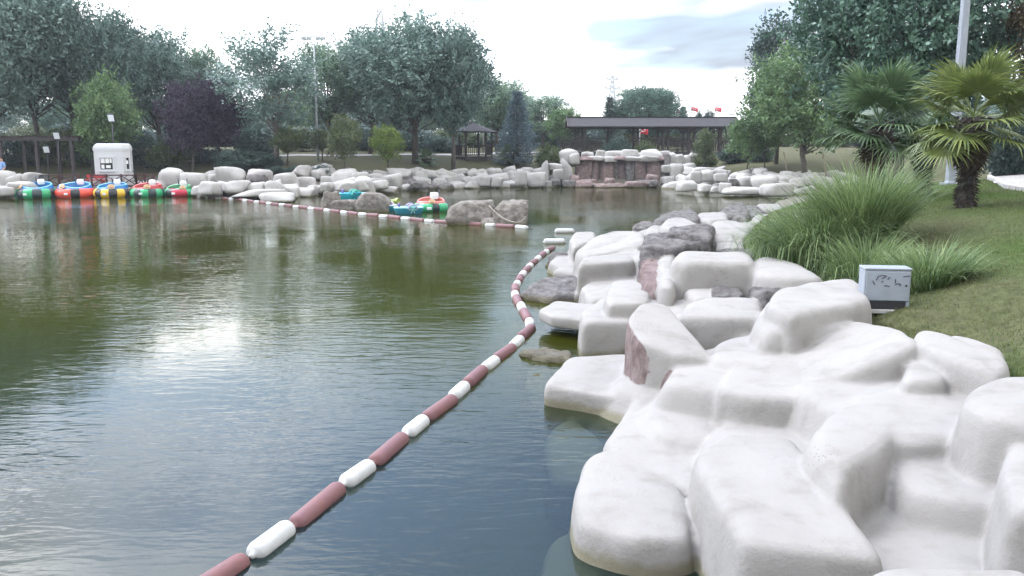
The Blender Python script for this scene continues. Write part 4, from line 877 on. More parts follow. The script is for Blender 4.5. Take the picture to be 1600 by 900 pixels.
flag(1186, 186, 80, .6, .6, 'red flag among the trees right of the bridge', .3)
flag(1058, 172, 130, .9, .45, 'drooping red flag left of the dark conifer tips above the bridge', .5)

# ------------------------------------------------------------------ grey utility cabinet on the near lawn
cb = G(1382, 489); cabm = mat('cabinet_grey', (.25, .275, .305), .45, noise=.10, nscale=6); cabd = mat('cabinet_dark', (.02, .02, .022), .6); ink = mat('graffiti_ink', (.05, .055, .07), .7)
s1 = cb[1] / F_PX; ct = empty('utility_cabinet', tuple(cb), rz=-.13, label='small grey steel utility cabinet with black scribbles on the lawn by the grasses', cat='cabinet')
cw, ch, cdp = 70 * s1, 50 * s1, 34 * s1
MB().box((0, .1, .02), (cw * 1.12, cdp * 1.25, .05), bev=.008).build('plinth', MATS['concrete_edge'], ct)
MB().box((0, cdp * .5 - .04, .09), (cw * .94, cdp * .9, .10)).build('base', cabd, ct)
for x in (-1, 1): MB().box((x * cw * .46, -.035 + .02, .09), (cw * .07, .04, .10)).build('foot', cabm, ct)
MB().box((0, cdp * .5 - .03, .14 + ch / 2), (cw, cdp, ch), bev=.008).build('body', cabm, ct)
MB().box((0, cdp * .5 - .035, .14 + ch + .012), (cw * 1.03, cdp * 1.05, .026), bev=.008).build('lid', cabm, ct)
fy = -.03 - .006
dr = MB().box((0, fy, .14 + ch / 2 - .004), (cw * .93, .014, ch * .92), bev=.004).build('door', cabm, ct)
def ucab(u, v): return ((u - .5) * cw, fy - .010, .14 + ch * v)
MB().tube([Vector(ucab(.9, .52)) + Vector((0, .004, 0)), Vector(ucab(.9, .52)) - Vector((0, .006, 0))], .012, 10).build('lock', cabd, dr)
gf = [[(.17, .66), (.22, .55)], [(.25, .68), (.28, .80), (.36, .84), (.46, .82)], [(.46, .82), (.37, .73)], [(.53, .78), (.49, .71)], [(.40, .66), (.36, .62)], [(.42, .50), (.48, .51), (.54, .49)], [(.66, .72), (.66, .60)], [(.66, .54), (.70, .58), (.76, .58)], [(.77, .58), (.77, .51)], [(.82, .81), (.92, .83), (.97, .83)]]
for st in gf: MB().tube([ucab(*q) for q in st], .0055, 6).build('scribble', ink, dr)
# ------------------------------------------------------------------ bumper boats
def plastic(name, c, r=.35): return mat(name, c, r, noise=.12, nscale=4, spec=.5)
plastic('tube_green', (.03, .36, .15)); plastic('tube_dark', (.018, .035, .035)); plastic('tube_orange', (.70, .075, .045)); plastic('tube_yellow', (.75, .46, .03)); plastic('tube_black', (.02, .022, .026)); plastic('tube_crimson', (.50, .02, .05))
plastic('shell_blue', (.02, .17, .42)); plastic('shell_red', (.42, .035, .04)); plastic('shell_green', (.05, .22, .10)); plastic('shell_coral', (.55, .15, .11)); plastic('rim_sky', (.20, .50, .72)); plastic('rim_pink', (.62, .22, .20)); plastic('rim_green', (.20, .50, .28)); plastic('motor_white', (.75, .76, .78)); plastic('badge_tan', (.55, .33, .16)); plastic('badge_ring', (.62, .45, .30)); plastic('patch_white', (.7, .72, .7))
def torus_panel(R, r, a0, a1, m, nu=4, nv=14):
    V = []; Q = []
    for i in range(nu + 1):
        t = a0 + (a1 - a0) * i / nu; e = 1.0 if 0 < i < nu else .975
        for j in range(nv): s = 2 * math.pi * j / nv; V.append(((R + r * e * math.cos(s)) * math.cos(t), (R + r * e * math.cos(s)) * math.sin(t), r * e * math.sin(s)))
    for i in range(nu):
        for j in range(nv): Q.append((i * nv + j, (i + 1) * nv + j, (i + 1) * nv + (j + 1) % nv, i * nv + (j + 1) % nv))
    return mesh_np('tube_panel', np.array(V), np.array(Q), m, smooth=True)
def bumper_boat(px, py, width_px, cols, shell, rim, label, badge_a, tilt_a, motor=True, rz=0.0, npan=14, sticks=True):
    c = P(px, py); R0 = width_px * c[1] / F_PX / 2; r = .30 * R0 / 1.02; R = R0 - r; c[1] += R * .8
    t = empty('bumper_boat', (c[0], c[1], 0.0), label=label, cat='bumper boat', group='round inflatable bumper boats')
    for k in range(npan):
        a0 = 2 * math.pi * k / npan + rz; m_ = MATS[cols[k % len(cols)]]
        link('tube_panel', torus_panel(R, r, a0 + .006, a0 + 2 * math.pi / npan - .006, m_), t, loc=(0, 0, r * .72))
    # moulded cockpit shell: high on one side, sloping to the other
    n = 40; prof = [(1.10, .44, 0), (1.06, .54, .3), (.97, .66, 1), (.93, .685, 1), (.88, .66, .95), (.80, .48, .3), (.74, .30, 0), (.0, .28, 0)]
    V = []; Q = []; sc = R0 / 1.02
    for rr, z, h in prof:
        for k in range(n):
            th = 2 * math.pi * k / n; lift = (.13 * max(0, math.cos(th - tilt_a)) ** 2 + .15 * math.sin(th) + .02) * h
            V.append((rr * .80 * sc * math.cos(th), rr * .80 * sc * math.sin(th), (z + lift) * sc - .05))
    for i in range(len(prof) - 1):
        for k in range(n): Q.append((i * n + k, i * n + (k + 1) % n, (i + 1) * n + (k + 1) % n, (i + 1) * n + k))
    V = np.array(V); Q = np.array(Q); L_ = n
    sh = link('cockpit_shell', mesh_np('cockpit_shell', V[:3 * n], Q[:2 * n], MATS[shell], smooth=True), t)
    link('rim', mesh_np('rim', V[2 * n:5 * n], Q[:2 * n], MATS[rim], smooth=True), sh)
    link('seat_well', mesh_np('seat_well', V[4 * n:], Q[:3 * n], MATS[shell], smooth=True), sh)
    ba = badge_a; rb = 1.03 * .80 * sc; bc = Vector((rb * math.cos(ba), rb * math.sin(ba), .60 * sc)); nrm = Vector((math.cos(ba), math.sin(ba), .45)).normalized(); q = nrm.to_track_quat('Z', 'Y').to_matrix()
    def disc(r_, off, th, m_, par, nm):
        mb = MB().lathe([(r_, 0), (r_, th)], 18, smooth=False); mb.v = [tuple(bc + q @ Vector((x, y * .78, z + off))) for x, y, z in mb.v]; return mb.build(nm, m_, par)
    bd = disc(.19 * sc, -.03, .05, MATS['badge_ring'], t, 'badge'); disc(.15 * sc, .021, .006, MATS['badge_tan'], bd, 'badge_face')
    mb = MB().tube([(.08 * math.cos(a_), .08 * math.sin(a_) - .0, .035) for a_ in np.linspace(math.pi * 1.15, math.pi * 1.85, 7)], .013, 5); mb.v = [tuple(bc + q @ Vector(v)) for v in mb.v]; mb.build('smile', MATS['tube_dark'], bd)
    if motor:
        mo = MB().lathe([(.0, .30), (.17, .28), (.20, .15), (.16, .0)][::-1], 14, cap=False).build('motor', MATS['motor_white'], t, loc=(.12, .42, .66 * sc))
        if sticks:
            for s in (-1, 1): MB().tube([(s * .22 - .05, 0, .1), (s * .26 - .05, .05, .42)], .025, 6).build('lever', MATS['tube_black'], mo)
    pt = MB().box((0, -R0 - .012 + r * .02, r * .72), (.2, .04, .12), bev=.015).build('handle_patch', MATS['patch_white'], t)
    return t
bumper_boat(47, 310, 63, ['tube_green', 'tube_dark'], 'shell_blue', 'rim_sky', 'green and black bumper boat with blue cockpit, leftmost of the moored row', -2.1, math.pi * 1.25, rz=.1)
bumper_boat(110, 309, 60, ['tube_orange', 'tube_orange', 'tube_orange', 'tube_black', 'tube_orange', 'tube_orange', 'tube_orange'], 'shell_blue', 'rim_sky', 'orange-red bumper boat with blue cockpit, second of the moored row', -1.95, math.pi * 1.3, rz=-.22 - math.pi / 2 - .9, npan=14)
bumper_boat(169, 308.5, 57, ['tube_yellow', 'tube_black'], 'shell_blue', 'rim_sky', 'yellow and black bumper boat with blue cockpit in front of the kiosk', -1.2, math.pi * 1.7, rz=.0)
bumper_boat(225, 308, 55, ['tube_green', 'tube_dark'], 'shell_red', 'rim_pink', 'green and black bumper boat with red cockpit', -1.2, math.pi * 1.75, rz=.2)
bumper_boat(275, 307, 47, ['tube_crimson', 'tube_crimson', 'tube_green', 'tube_black'], 'shell_green', 'rim_green', 'crimson, green and black bumper boat with green cockpit next to the white rocks', -.9, math.pi * 1.85, rz=.4, npan=12)
bumper_boat(672, 331, 56, ['tube_green', 'tube_green', 'tube_dark'], 'shell_coral', 'rim_pink', 'green bumper boat with coral cockpit moored among the pedal boats', -1.4, math.pi * 1.5, rz=.3, npan=15)

# ------------------------------------------------------------------ pedal boats
plastic('hull_turquoise', (.02, .34, .42)); plastic('hull_teal', (.03, .22, .30)); plastic('guard_mint', (.08, .50, .38)); plastic('guard_lilac', (.50, .46, .66)); plastic('deck_lilac', (.66, .62, .74)); plastic('deck_mint', (.35, .72, .68)); plastic('hull_lime', (.38, .45, .10)); plastic('seat_violet', (.12, .10, .30))
def pedal_boat(px, py, wpx, hull, deck, guard, label, rz=0.0, z=0.0, tilt=0.0):
    c = P(px, py, z); L_ = wpx * c[1] / F_PX; c[1] += L_ * .3; s = L_ / 1.7
    t = empty('pedal_boat', (c[0], c[1], z), rz=rz, label=label, cat='pedal boat', group='small plastic pedal boats'); t.rotation_euler[1] = tilt
    n = 28
    def ring(f, z_): 
        out = []
        for k in range(n):
            th = 2 * math.pi * k / n; ca, sa = math.cos(th), math.sin(th); out.append((.85 * s * f * math.copysign(abs(ca) ** .55, ca), .46 * s * f * math.copysign(abs(sa) ** .7, sa), z_ * s))
        return out
    def skin(rings, name, m_, par): 
        V = np.array(sum(rings, [])); Q = np.array([(i * n + k, i * n + (k + 1) % n, (i + 1) * n + (k + 1) % n, (i + 1) * n + k) for i in range(len(rings) - 1) for k in range(n)]); return link(name, mesh_np(name, V, Q, m_, smooth=True), par)
    h = skin([ring(.70, -.12), ring(.90, .02), ring(1.0, .24), ring(1.02, .34)], 'hull', MATS[hull], t)
    skin([ring(1.02, .34), ring(1.04, .39), ring(.96, .42), ring(.86, .38)], 'gunwale', MATS[deck], h)
    skin([ring(.86, .38), ring(.80, .16), ring(.02, .14)], 'well', MATS[hull], h)
    MB().box((-.35 * s, 0, .34 * s), (.34 * s, .5 * s, .12 * s), bev=.04).box((-.56 * s, 0, .46 * s), (.10 * s, .5 * s, .34 * s), bev=.03).build('seat', MATS['seat_violet'], t)
    for sy in (-1, 1):
        w = MB(); rr, wd = .30 * s, .20 * s; arc = [math.pi * k / 10 for k in range(11)]; y0 = sy * .50 * s
        o_ = [(.18 * s + rr * math.cos(a_), y0 - wd / 2, .30 * s + rr * math.sin(a_)) for a_ in arc]; i_ = [(.18 * s + rr * .8 * math.cos(a_), y0 - wd / 2, .30 * s + rr * .8 * math.sin(a_)) for a_ in arc[::-1]]
        w.poly(o_ + i_, wd); w.sm = [False] * len(w.f); g = w.build('wheel_guard', MATS[guard], t)
        pw = MB()
        for k in range(6): a_ = k * math.pi / 3; pw.box((.18 * s + .13 * s * math.cos(a_), y0, .26 * s + .13 * s * math.sin(a_)), (.20 * s, wd * .8, .02), M=Matrix.Rotation(-a_, 3, 'Y'))
        pw.build('paddle_wheel', MATS[deck], t)
    return t
pedal_boat(548, 313, 46, 'hull_turquoise', 'hull_turquoise', 'guard_mint', 'turquoise pedal boat with mint wheel guards lying on a grey rock', rz=.35, z=.33)
pedal_boat(598, 330.5, 42, 'hull_teal', 'deck_lilac', 'guard_lilac', 'lilac and teal pedal boat in front of the rounded grey rock', rz=-.3)
pedal_boat(637, 335, 46, 'hull_teal', 'deck_mint', 'guard_lilac', 'mint and teal pedal boat with lilac wheel guards beside the green bumper boat', rz=.25)
pedal_boat(610, 321, 32, 'hull_lime', 'hull_lime', 'hull_lime', 'lime green pedal boat half hidden behind the grey rock', rz=1.1, z=.02)
pedal_boat(570, 301, 40, 'hull_teal', 'deck_lilac', 'guard_lilac', 'lilac pedal boat behind the turquoise one', rz=.1, z=.05)

# ------------------------------------------------------------------ person on the quay
def person(px, py, d, label):
    c = D(px, py, d); root = empty('person', (c[0], d, .44), rz=2.6, label=label, cat='person')
    def skinmesh(name, pts, edges, radii, m_, par, rootv=0, sub=2):
        me = bpy.data.meshes.new(name); me.from_pydata(pts, edges, []); o = link(name, me, par); sm = o.modifiers.new('skin', 'SKIN')
        for v, r_ in zip(me.skin_vertices[0].data, radii): v.radius = r_ if isinstance(r_, tuple) else (r_, r_)
        me.skin_vertices[0].data[rootv].use_root = True; ss = o.modifiers.new('sub', 'SUBSURF'); ss.levels = ss.render_levels = sub; me.materials.append(m_); sm.use_smooth_shade = True; return o
    J = [(0, 0, .95), (0, 0, 1.15), (0, 0, 1.38), (0, 0, 1.47), (0, .01, 1.56), (0, .01, 1.68), (-.09, 0, .90), (-.10, .01, .50), (-.10, -.02, .08), (-.10, .10, .03), (.09, 0, .90), (.10, -.02, .50), (.11, -.06, .08), (.11, .06, .03),
         (-.19, 0, 1.40), (-.25, -.03, 1.13), (-.20, .14, .96), (-.16, .22, .92), (.19, 0, 1.40), (.26, -.04, 1.12), (.22, .12, .95), (.18, .2, .91)]
    E = [(0, 1), (1, 2), (2, 3), (3, 4), (4, 5), (0, 6), (6, 7), (7, 8), (8, 9), (0, 10), (10, 11), (11, 12), (12, 13), (2, 14), (14, 15), (15, 16), (16, 17), (2, 18), (18, 19), (19, 20), (20, 21)]
    Rr = [(.15, .11), (.14, .10), (.16, .105), .055, (.08, .095), (.085, .10), .085, .06, .045, .035, .085, .06, .045, .035, .065, .045, .036, .03, .065, .045, .036, .03]
    mat('skin_tone', (.42, .26, .19), .6); mat('shirt_blue', (.20, .32, .55), .85, noise=.15, nscale=10); mat('trousers_dark', (.03, .03, .04), .9); mat('hair_dark', (.02, .016, .014), .8)
    skinmesh('body', J, E, Rr, MATS['skin_tone'], root)
    skinmesh('shirt', [(0, 0, .90), (0, 0, 1.15), (0, 0, 1.38), (0, 0, 1.45), (-.19, 0, 1.40), (-.25, -.03, 1.14), (.19, 0, 1.40), (.26, -.04, 1.13)], [(0, 1), (1, 2), (2, 3), (2, 4), (4, 5), (2, 6), (6, 7)], [(.175, .13), (.16, .12), (.18, .125), .075, .085, .07, .085, .07], MATS['shirt_blue'], root)
    skinmesh('trousers', [(0, 0, .97), (-.09, 0, .88), (-.10, .01, .50), (-.10, -.02, .09), (.09, 0, .88), (.10, -.02, .50), (.11, -.06, .09)], [(0, 1), (1, 2), (2, 3), (0, 4), (4, 5), (5, 6)], [(.16, .12), .105, .08, .065, .105, .08, .065], MATS['trousers_dark'], root)
    skinmesh('hair', [(0, -.015, 1.60), (0, -.02, 1.70)], [(0, 1)], [(.098, .105), (.09, .095)], MATS['hair_dark'], root)
    for x in (-.10, .11): MB().box((x, .03 if x < 0 else -.0, .035), (.09, .26, .08), bev=.03).build('shoe', MATS['trousers_dark'], root)
person(3, 260, 49.5, 'person in a blue shirt and dark trousers seen from behind at the left edge')
# white rocks left of the deck
flb = empty('rock_bank', tuple(P(20, 306)), label='short bank of smooth white boulders left of the timber deck', cat='rock bank')
for i, (x0, x1, y0, y1, d) in enumerate([(-60, 10, 268, 300, 47.6), (8, 30, 274, 300, 47.8), (27, 50, 272, 286, 48.0), (-20, 18, 292, 308, 46.4), (14, 46, 285, 308, 46.8), (-90, -30, 280, 308, 46.6)]): block(flb, x0, x1, y0, y1, d, 0, seed=i + 300, kx=8, depth=1.3)
# ------------------------------------------------------------------ foliage
def leaf_mat(name, c1, c2, trans=.25, rough=.5, spec=.35):
    m = bpy.data.materials.new(name); m.use_nodes = True; n, l = m.node_tree.nodes, m.node_tree.links; b = n['Principled BSDF']; MATS[name] = m
    at = N(n, 'ShaderNodeAttribute', attribute_name='tint'); r = N(n, 'ShaderNodeValToRGB'); ramp(r, [(0, c1), (1, c2)]); l.new(at.outputs['Fac'], r.inputs[0])
    l.new(r.outputs[0], b.inputs['Base Color']); b.inputs['Roughness'].default_value = rough; b.inputs['Specular IOR Level'].default_value = spec
    t = N(n, 'ShaderNodeBsdfTranslucent'); l.new(r.outputs[0], t.inputs['Color']); mx = N(n, 'ShaderNodeMixShader'); mx.inputs[0].default_value = trans
    l.new(b.outputs[0], mx.inputs[1]); l.new(t.outputs[0], mx.inputs[2]); l.new(mx.outputs[0], n['Material Output'].inputs[0]); return m
leaf_mat('leaf_poplar', (.066, .120, .098), (.205, .300, .250), rough=.4, spec=.5); leaf_mat('leaf_poplar_green', (.072, .130, .085), (.210, .315, .205), rough=.4, spec=.5); leaf_mat('leaf_poplar_deep', (.050, .098, .082), (.165, .250, .210), rough=.4, spec=.5); leaf_mat('leaf_maple', (.042, .094, .064), (.120, .215, .150), rough=.42, spec=.5); leaf_mat('leaf_fresh', (.075, .135, .060), (.195, .300, .125)); leaf_mat('leaf_purple', (.035, .026, .045), (.085, .06, .095)); leaf_mat('leaf_lime', (.09, .15, .025), (.22, .29, .06)); leaf_mat('leaf_spruce', (.05, .085, .10), (.16, .22, .25)); leaf_mat('leaf_dark', (.03, .055, .048), (.09, .14, .115)); leaf_mat('leaf_olive', (.06, .085, .035), (.14, .17, .075)); leaf_mat('leaf_rust', (.05, .04, .02), (.12, .085, .045))
leaf_mat('leaf_palm', (.045, .085, .045), (.125, .19, .085), spec=.5, rough=.4); leaf_mat('leaf_palm_yellow', (.06, .10, .03), (.20, .235, .065), spec=.5, rough=.4); leaf_mat('leaf_pampas', (.045, .095, .03), (.23, .30, .12), trans=.3)  # the nearer palm has a yellower green leaf
barkm = mat('bark', (.10, .085, .07), .95, noise=.45, nscale=12, bump=.6, bscale=25); barkp = mat('bark_pale', (.22, .20, .17), .95, noise=.35, nscale=12, bump=.5, bscale=25)
def unit(v): return v / np.maximum(np.linalg.norm(v, axis=-1, keepdims=True), 1e-9)
def leaves(pos, axis, size, r, aspect=.55, flat=.35):
    n = len(pos); axis = unit(axis); side = unit(np.cross(axis, unit(r.normal(size=(n, 3)) + np.array([0, 0, flat])))); L_ = size[:, None]
    nr = np.cross(side, axis)
    V = np.stack([pos, pos + axis * L_ * .45 + side * L_ * aspect * .5 + nr * L_ * .06, pos + axis * L_, pos + axis * L_ * .45 - side * L_ * aspect * .5 + nr * L_ * .06], 1).reshape(-1, 3)
    return V, np.arange(4 * n).reshape(-1, 4)
def tree_meshes(key, seed, H, th, R, nc, ns, nl, leaf, m, bark=barkm, up=.8, out=.7, sh=(.7, 2.1), trunk_r=.16, top=1.0, cl=.23, fork=0.0):
    r = np.random.RandomState(seed); zc, rz_ = (th + H) / 2, (H - th) / 2
    d = unit(r.normal(size=(nc, 3))); rad = r.uniform(.25, 1.0, nc) ** .55 * .86; C = d * rad[:, None] * np.array([R, R, rz_]); 
    # narrower towards the base, egg shaped
    hh = C[:, 2] / rz_; C[:, :2] *= (1.0 - .22 * np.clip(hh, 0, 1) * top)[:, None]; C[:, 2] += zc
    mb = MB(); lean = r.normal(size=2) * .03 * H; tp = [(0, 0, -.3), (lean[0] * .3, lean[1] * .3, th * .6), (lean[0] * .6, lean[1] * .6, th), (lean[0], lean[1], zc + rz_ * .35)]
    mb.tube(tp, [trunk_r * 1.25, trunk_r, trunk_r * .85, trunk_r * .25], 8)
    for k in range(min(nc, 46)):
        c = C[k]; z0 = min(max(th * .75 + (c[2] - th) * .35, th * .6), zc + rz_ * .2); f = z0 / (zc + rz_ * .35); s0 = np.array([lean[0] * f, lean[1] * f, z0]); mid = (s0 + c) / 2 + np.array([0, 0, -.12 * np.hypot(*(c - s0)[:2])]) + r.normal(size=3) * .12
        q = trunk_r * r.uniform(.22, .42); mb.tube([s0, mid, c], [q, q * .7, q * .25], 5, cap=False)
    trunk = mb.mesh('trunk', bark)
    cr = cl * R; S = np.repeat(C, ns, 0) + r.normal(size=(nc * ns, 3)) * cr * np.array([.62, .62, .5]); o = unit((S - np.array([0, 0, zc])) / np.array([R, R, rz_]))
    dr = unit(o * out + np.array([0, 0, up]) + r.normal(size=S.shape) * .38); Ls = r.uniform(*sh, len(S)) * (.55 + .45 * np.clip(o[:, 2] + .6, 0, 1))
    t = r.uniform(0, 1, (len(S), nl)) ** .8; pos = S[:, None] + dr[:, None] * (t * Ls[:, None])[..., None] + r.normal(size=(len(S), nl, 3)) * (leaf * .55)
    pos = pos.reshape(-1, 3); ax = np.repeat(dr, nl, 0) * .6 + r.normal(size=pos.shape) * .75; sz = leaf * r.uniform(.6, 1.35, len(pos))
    V, Q = leaves(pos, ax, sz, r); tint = np.clip(np.repeat(np.repeat(r.uniform(.05, .80, nc), ns) + r.normal(size=nc * ns) * .12, nl) + r.normal(size=len(pos)) * .14, 0, 1)
    TREES[key] = (trunk, mesh_np('crown', V, Q, m, tint=tint), H, R)
TREES = {}
tree_meshes('poplar_a', 1, 11, 2.4, 4.0, 95, 15, 20, .24, MATS['leaf_poplar'], trunk_r=.2)
tree_meshes('poplar_b', 2, 11, 2.2, 3.8, 80, 13, 20, .23, MATS['leaf_poplar_green'], up=.9, cl=.20, trunk_r=.18)
tree_meshes('poplar_c', 3, 11, 2.6, 4.2, 100, 15, 20, .24, MATS['leaf_poplar_deep'], up=1.1, out=.5, trunk_r=.2)
tree_meshes('poplar_thin', 4, 9, 2.2, 2.7, 44, 11, 22, .20, MATS['leaf_poplar'], up=.75, out=1.1, sh=(.9, 1.9), cl=.2, trunk_r=.15, bark=barkp)
tree_meshes('maple', 5, 9, 1.6, 3.9, 190, 18, 20, .17, MATS['leaf_maple'], up=.15, out=.8, sh=(.4, .9), cl=.22, trunk_r=.2)
tree_meshes('fresh', 6, 6, 1.1, 2.3, 110, 15, 18, .15, MATS['leaf_fresh'], up=.1, out=.9, sh=(.3, .8), cl=.24, trunk_r=.12)
tree_meshes('light', 7, 5, 1.0, 2.0, 60, 13, 18, .17, MATS['leaf_fresh'], up=.5, out=.7, sh=(.4, .9), trunk_r=.1)
tree_meshes('purple', 8, 5, 1.2, 2.3, 80, 14, 18, .16, MATS['leaf_purple'], up=.5, out=.8, sh=(.4, .9), trunk_r=.12)
tree_meshes('ball', 9, 2.8, 1.1, 1.0, 46, 10, 14, .11, MATS['leaf_olive'], up=.3, out=.8, sh=(.15, .4), trunk_r=.05, bark=barkm)
tree_meshes('limeball', 10, 2.8, 1.0, 1.1, 46, 11, 14, .11, MATS['leaf_lime'], up=.4, out=.8, sh=(.15, .4), trunk_r=.06)
tree_meshes('slim', 11, 4, .8, 1.15, 60, 11, 16, .12, MATS['leaf_fresh'], up=.3, out=.7, sh=(.2, .5), trunk_r=.05)
tree_meshes('darkcol', 12, 9, 1.5, 1.9, 90, 12, 18, .19, MATS['leaf_dark'], up=.6, out=.6, sh=(.4, 1.0), trunk_r=.14)
tree_meshes('bush', 13, 1.6, .0, 1.3, 46, 10, 14, .15, MATS['leaf_dark'], up=.3, out=.8, sh=(.2, .5), trunk_r=.04)
tree_meshes('bush_green', 14, 1.6, .0, 1.3, 46, 10, 14, .14, MATS['leaf_olive'], up=.5, out=.8, sh=(.2, .5), trunk_r=.04)
tree_meshes('rust', 15, 8, 2.0, 3.2, 70, 12, 16, .2, MATS['leaf_rust'], up=.1, out=.8, sh=(.4, .9), trunk_r=.16)
def conifer(key, seed, H, R, m, levels=26, leaf=.16):
    r = np.random.RandomState(seed); mb = MB().tube([(0, 0, -.2), (0, 0, H)], [.13, .02], 7); pos = []; ax = []
    for k in range(levels):
        z = .25 + (H - .3) * k / levels; L_ = R * (1 - z / H) ** .85 * r.uniform(.85, 1.1) + .1; nb = 9
        for j in range(nb):
            a_ = 2 * math.pi * (j + r.uniform(-.25, .25)) / nb + k; dd = np.array([math.cos(a_), math.sin(a_), .0]); npt = int(10 + 46 * L_ / R)
            t = r.uniform(.1, 1, npt); q = dd * (t * L_)[:, None]; q[:, 2] = z - .18 * L_ * t + .28 * L_ * t ** 3; sd = np.array([-dd[1], dd[0], 0]); q += sd * (r.normal(size=npt) * .20 * L_ * (1.1 - t))[:, None]; q += r.normal(size=q.shape) * .03
            pos.append(q); ax.append(np.tile(dd + [0, 0, .25], (npt, 1)) + r.normal(size=q.shape) * .5)
            if k % 3 == 0: mb.tube([(0, 0, z), tuple(dd * L_ * .6 + [0, 0, z - .06])], [.03, .01], 4, cap=False)
    pos = np.concatenate(pos); ax = np.concatenate(ax); V, Q = leaves(pos, ax, leaf * r.uniform(.6, 1.4, len(pos)), r, aspect=.35); TREES[key] = (mb.mesh('trunk', barkm), mesh_np('crown', V, Q, m, tint=np.clip(r.uniform(.2, .8, len(pos)), 0, 1)), H, R)
conifer('spruce', 20, 5.0, 1.5, MATS['leaf_spruce']); conifer('fir', 21, 5.0, 1.2, MATS['leaf_dark'])
def tree(name, key, px, d, ytop, wpx, label, cat='tree', group=None, rz=None, base=None, dz=0.0):
    tk, cr, H, R = TREES[key]; x = D(px, 225, d)[0]; g = (gz(x, d) if base is None else base) + dz; top = D(px, ytop, d)[2]; sz = (top - g) / H; sx = wpx * d / F_PX / 2 / R
    t = empty(name, (x, d, g), rz=rz if rz is not None else (px * 1.7) % 6.28, label=label, cat=cat, group=group); t.scale = (sx, sx, sz); link('trunk', tk, t); link('crown', cr, t); return t
LT = 'tall grey-green trees on the far left shore'
tree('broadleaf_tree', 'poplar_a', -30, 57, -75, 230, 'tallest grey-green tree, cut by the left edge of the photo', group=LT)
tree('broadleaf_tree', 'poplar_c', 62, 61, -45, 170, 'tall grey-green tree rising above the pergola', group=LT)
tree('broadleaf_tree', 'poplar_b', 118, 64, 8, 140, 'tall tree with spiky top shoots left of the kiosk', group=LT)
tree('broadleaf_tree', 'poplar_c', 178, 62, 26, 140, 'tall tree directly behind the kiosk and its floodlight', group=LT, rz=1.2)
tree('broadleaf_tree', 'poplar_a', 248, 64, 55, 150, 'tall tree between the kiosk and the purple-leaved tree', group=LT)
tree('broadleaf_tree', 'poplar_b', 312, 66, 78, 110, 'tall tree right behind the purple-leaved tree', group=LT)
tree('broadleaf_tree', 'light', 170, 56.5, 126, 100, 'lighter green bushy tree just behind the kiosk')
tree('broadleaf_tree', 'purple', 298, 58, 138, 84, 'dark purple-leaved tree, left of the purple pair'); tree('broadleaf_tree', 'purple', 342, 59, 128, 84, 'dark purple-leaved tree, right of the purple pair', rz=2.0)
tree('broadleaf_tree', 'poplar_thin', 430, 58, 56, 150, 'airy tree with a bare pale trunk left of the floodlight mast')
MT = 'grey-green trees on the far middle shore'
tree('broadleaf_tree', 'poplar_b', 515, 65, 72, 120, 'grey-green tree just right of the floodlight mast', group=MT, rz=.4)
tree('broadleaf_tree', 'poplar_c', 578, 67, 58, 130, 'grey-green tree in front of the tall pylon', group=MT)
tree('broadleaf_tree', 'poplar_a', 648, 62, 36, 190, 'broadest grey-green tree in the middle, its trunk above the lime bush', group=MT, rz=2.2)
tree('broadleaf_tree', 'poplar_c', 708, 61, 50, 130, 'grey-green tree whose trunk stands left of the gazebo', group=MT, rz=.9)
tree('broadleaf_tree', 'poplar_b', 776, 76, 124, 110, 'paler tree rising behind the gazebo roof', group=MT)
tree('spruce_tree', 'spruce', 808, 64, 140, 74, 'blue-grey spruce right of the gazebo')
tree('broadleaf_tree', 'poplar_b', 848, 84, 152, 90, 'mid-height tree between the blue spruce and the bridge', group=MT, rz=3)
tree('broadleaf_tree', 'light', 880, 80, 172, 60, 'small fresh green tree at the left end of the bridge')
tree('broadleaf_tree', 'maple', 1008, 92, 134, 118, 'dark round tree standing behind the bridge roof', rz=1.0)
tree('conifer_tree', 'fir', 951, 90, 150, 40, 'dark conifer left of the round tree behind the bridge'); tree('conifer_tree', 'fir', 1066, 95, 165, 34, 'dark conifer tip right of the round tree behind the bridge')
tree('conifer_tree', 'darkcol', 1091, 105, 170, 14, 'narrow dark treetop above the bridge roof, left of a pair'); tree('conifer_tree', 'darkcol', 1107, 106, 168, 16, 'narrow dark treetop above the bridge roof, right of a pair')
tree('broadleaf_tree', 'darkcol', 1214, 58, 14, 88, 'tall narrow dark tree at the left of the right-hand trees')
tree('broadleaf_tree', 'maple', 1405, 31, -150, 330, 'huge dark green tree behind the fan palms')
tree('broadleaf_tree', 'fresh', 1262, 53, 66, 172, 'bushy mid green tree with foliage almost to the lawn, left of the palms')
tree('broadleaf_tree', 'rust', 1650, 27, -190, 190, 'brownish leafy tree cut by the right edge of the photo')
tree('young_tree', 'slim', 1168, 56, 178, 62, 'slim young tree with a thin trunk on the lawn right of the bridge'); tree('young_tree', 'slim', 1196, 57, 188, 44, 'slim young tree behind, next to the bushy green tree', rz=2)
tree('young_tree', 'ball', 1100, 58, 206, 30, 'small spindly tree growing by the top of the waterfall')
for px, d, yt, w, lb in ((447, 57, 203, 46, 'small round-headed olive tree in front of the floodlight mast'), (536, 54.5, 186, 54, 'larger round-headed olive tree on twin thin trunks'), (503, 60, 205, 40, 'small round-headed tree between two others on the far lawn')): tree('ornamental_tree', 'ball', px, d, yt, w, lb, group='small round-headed trees on the far lawn')
tree('ornamental_tree', 'limeball', 605, 57, 200, 54, 'small lime green round tree in the middle of the far lawn')
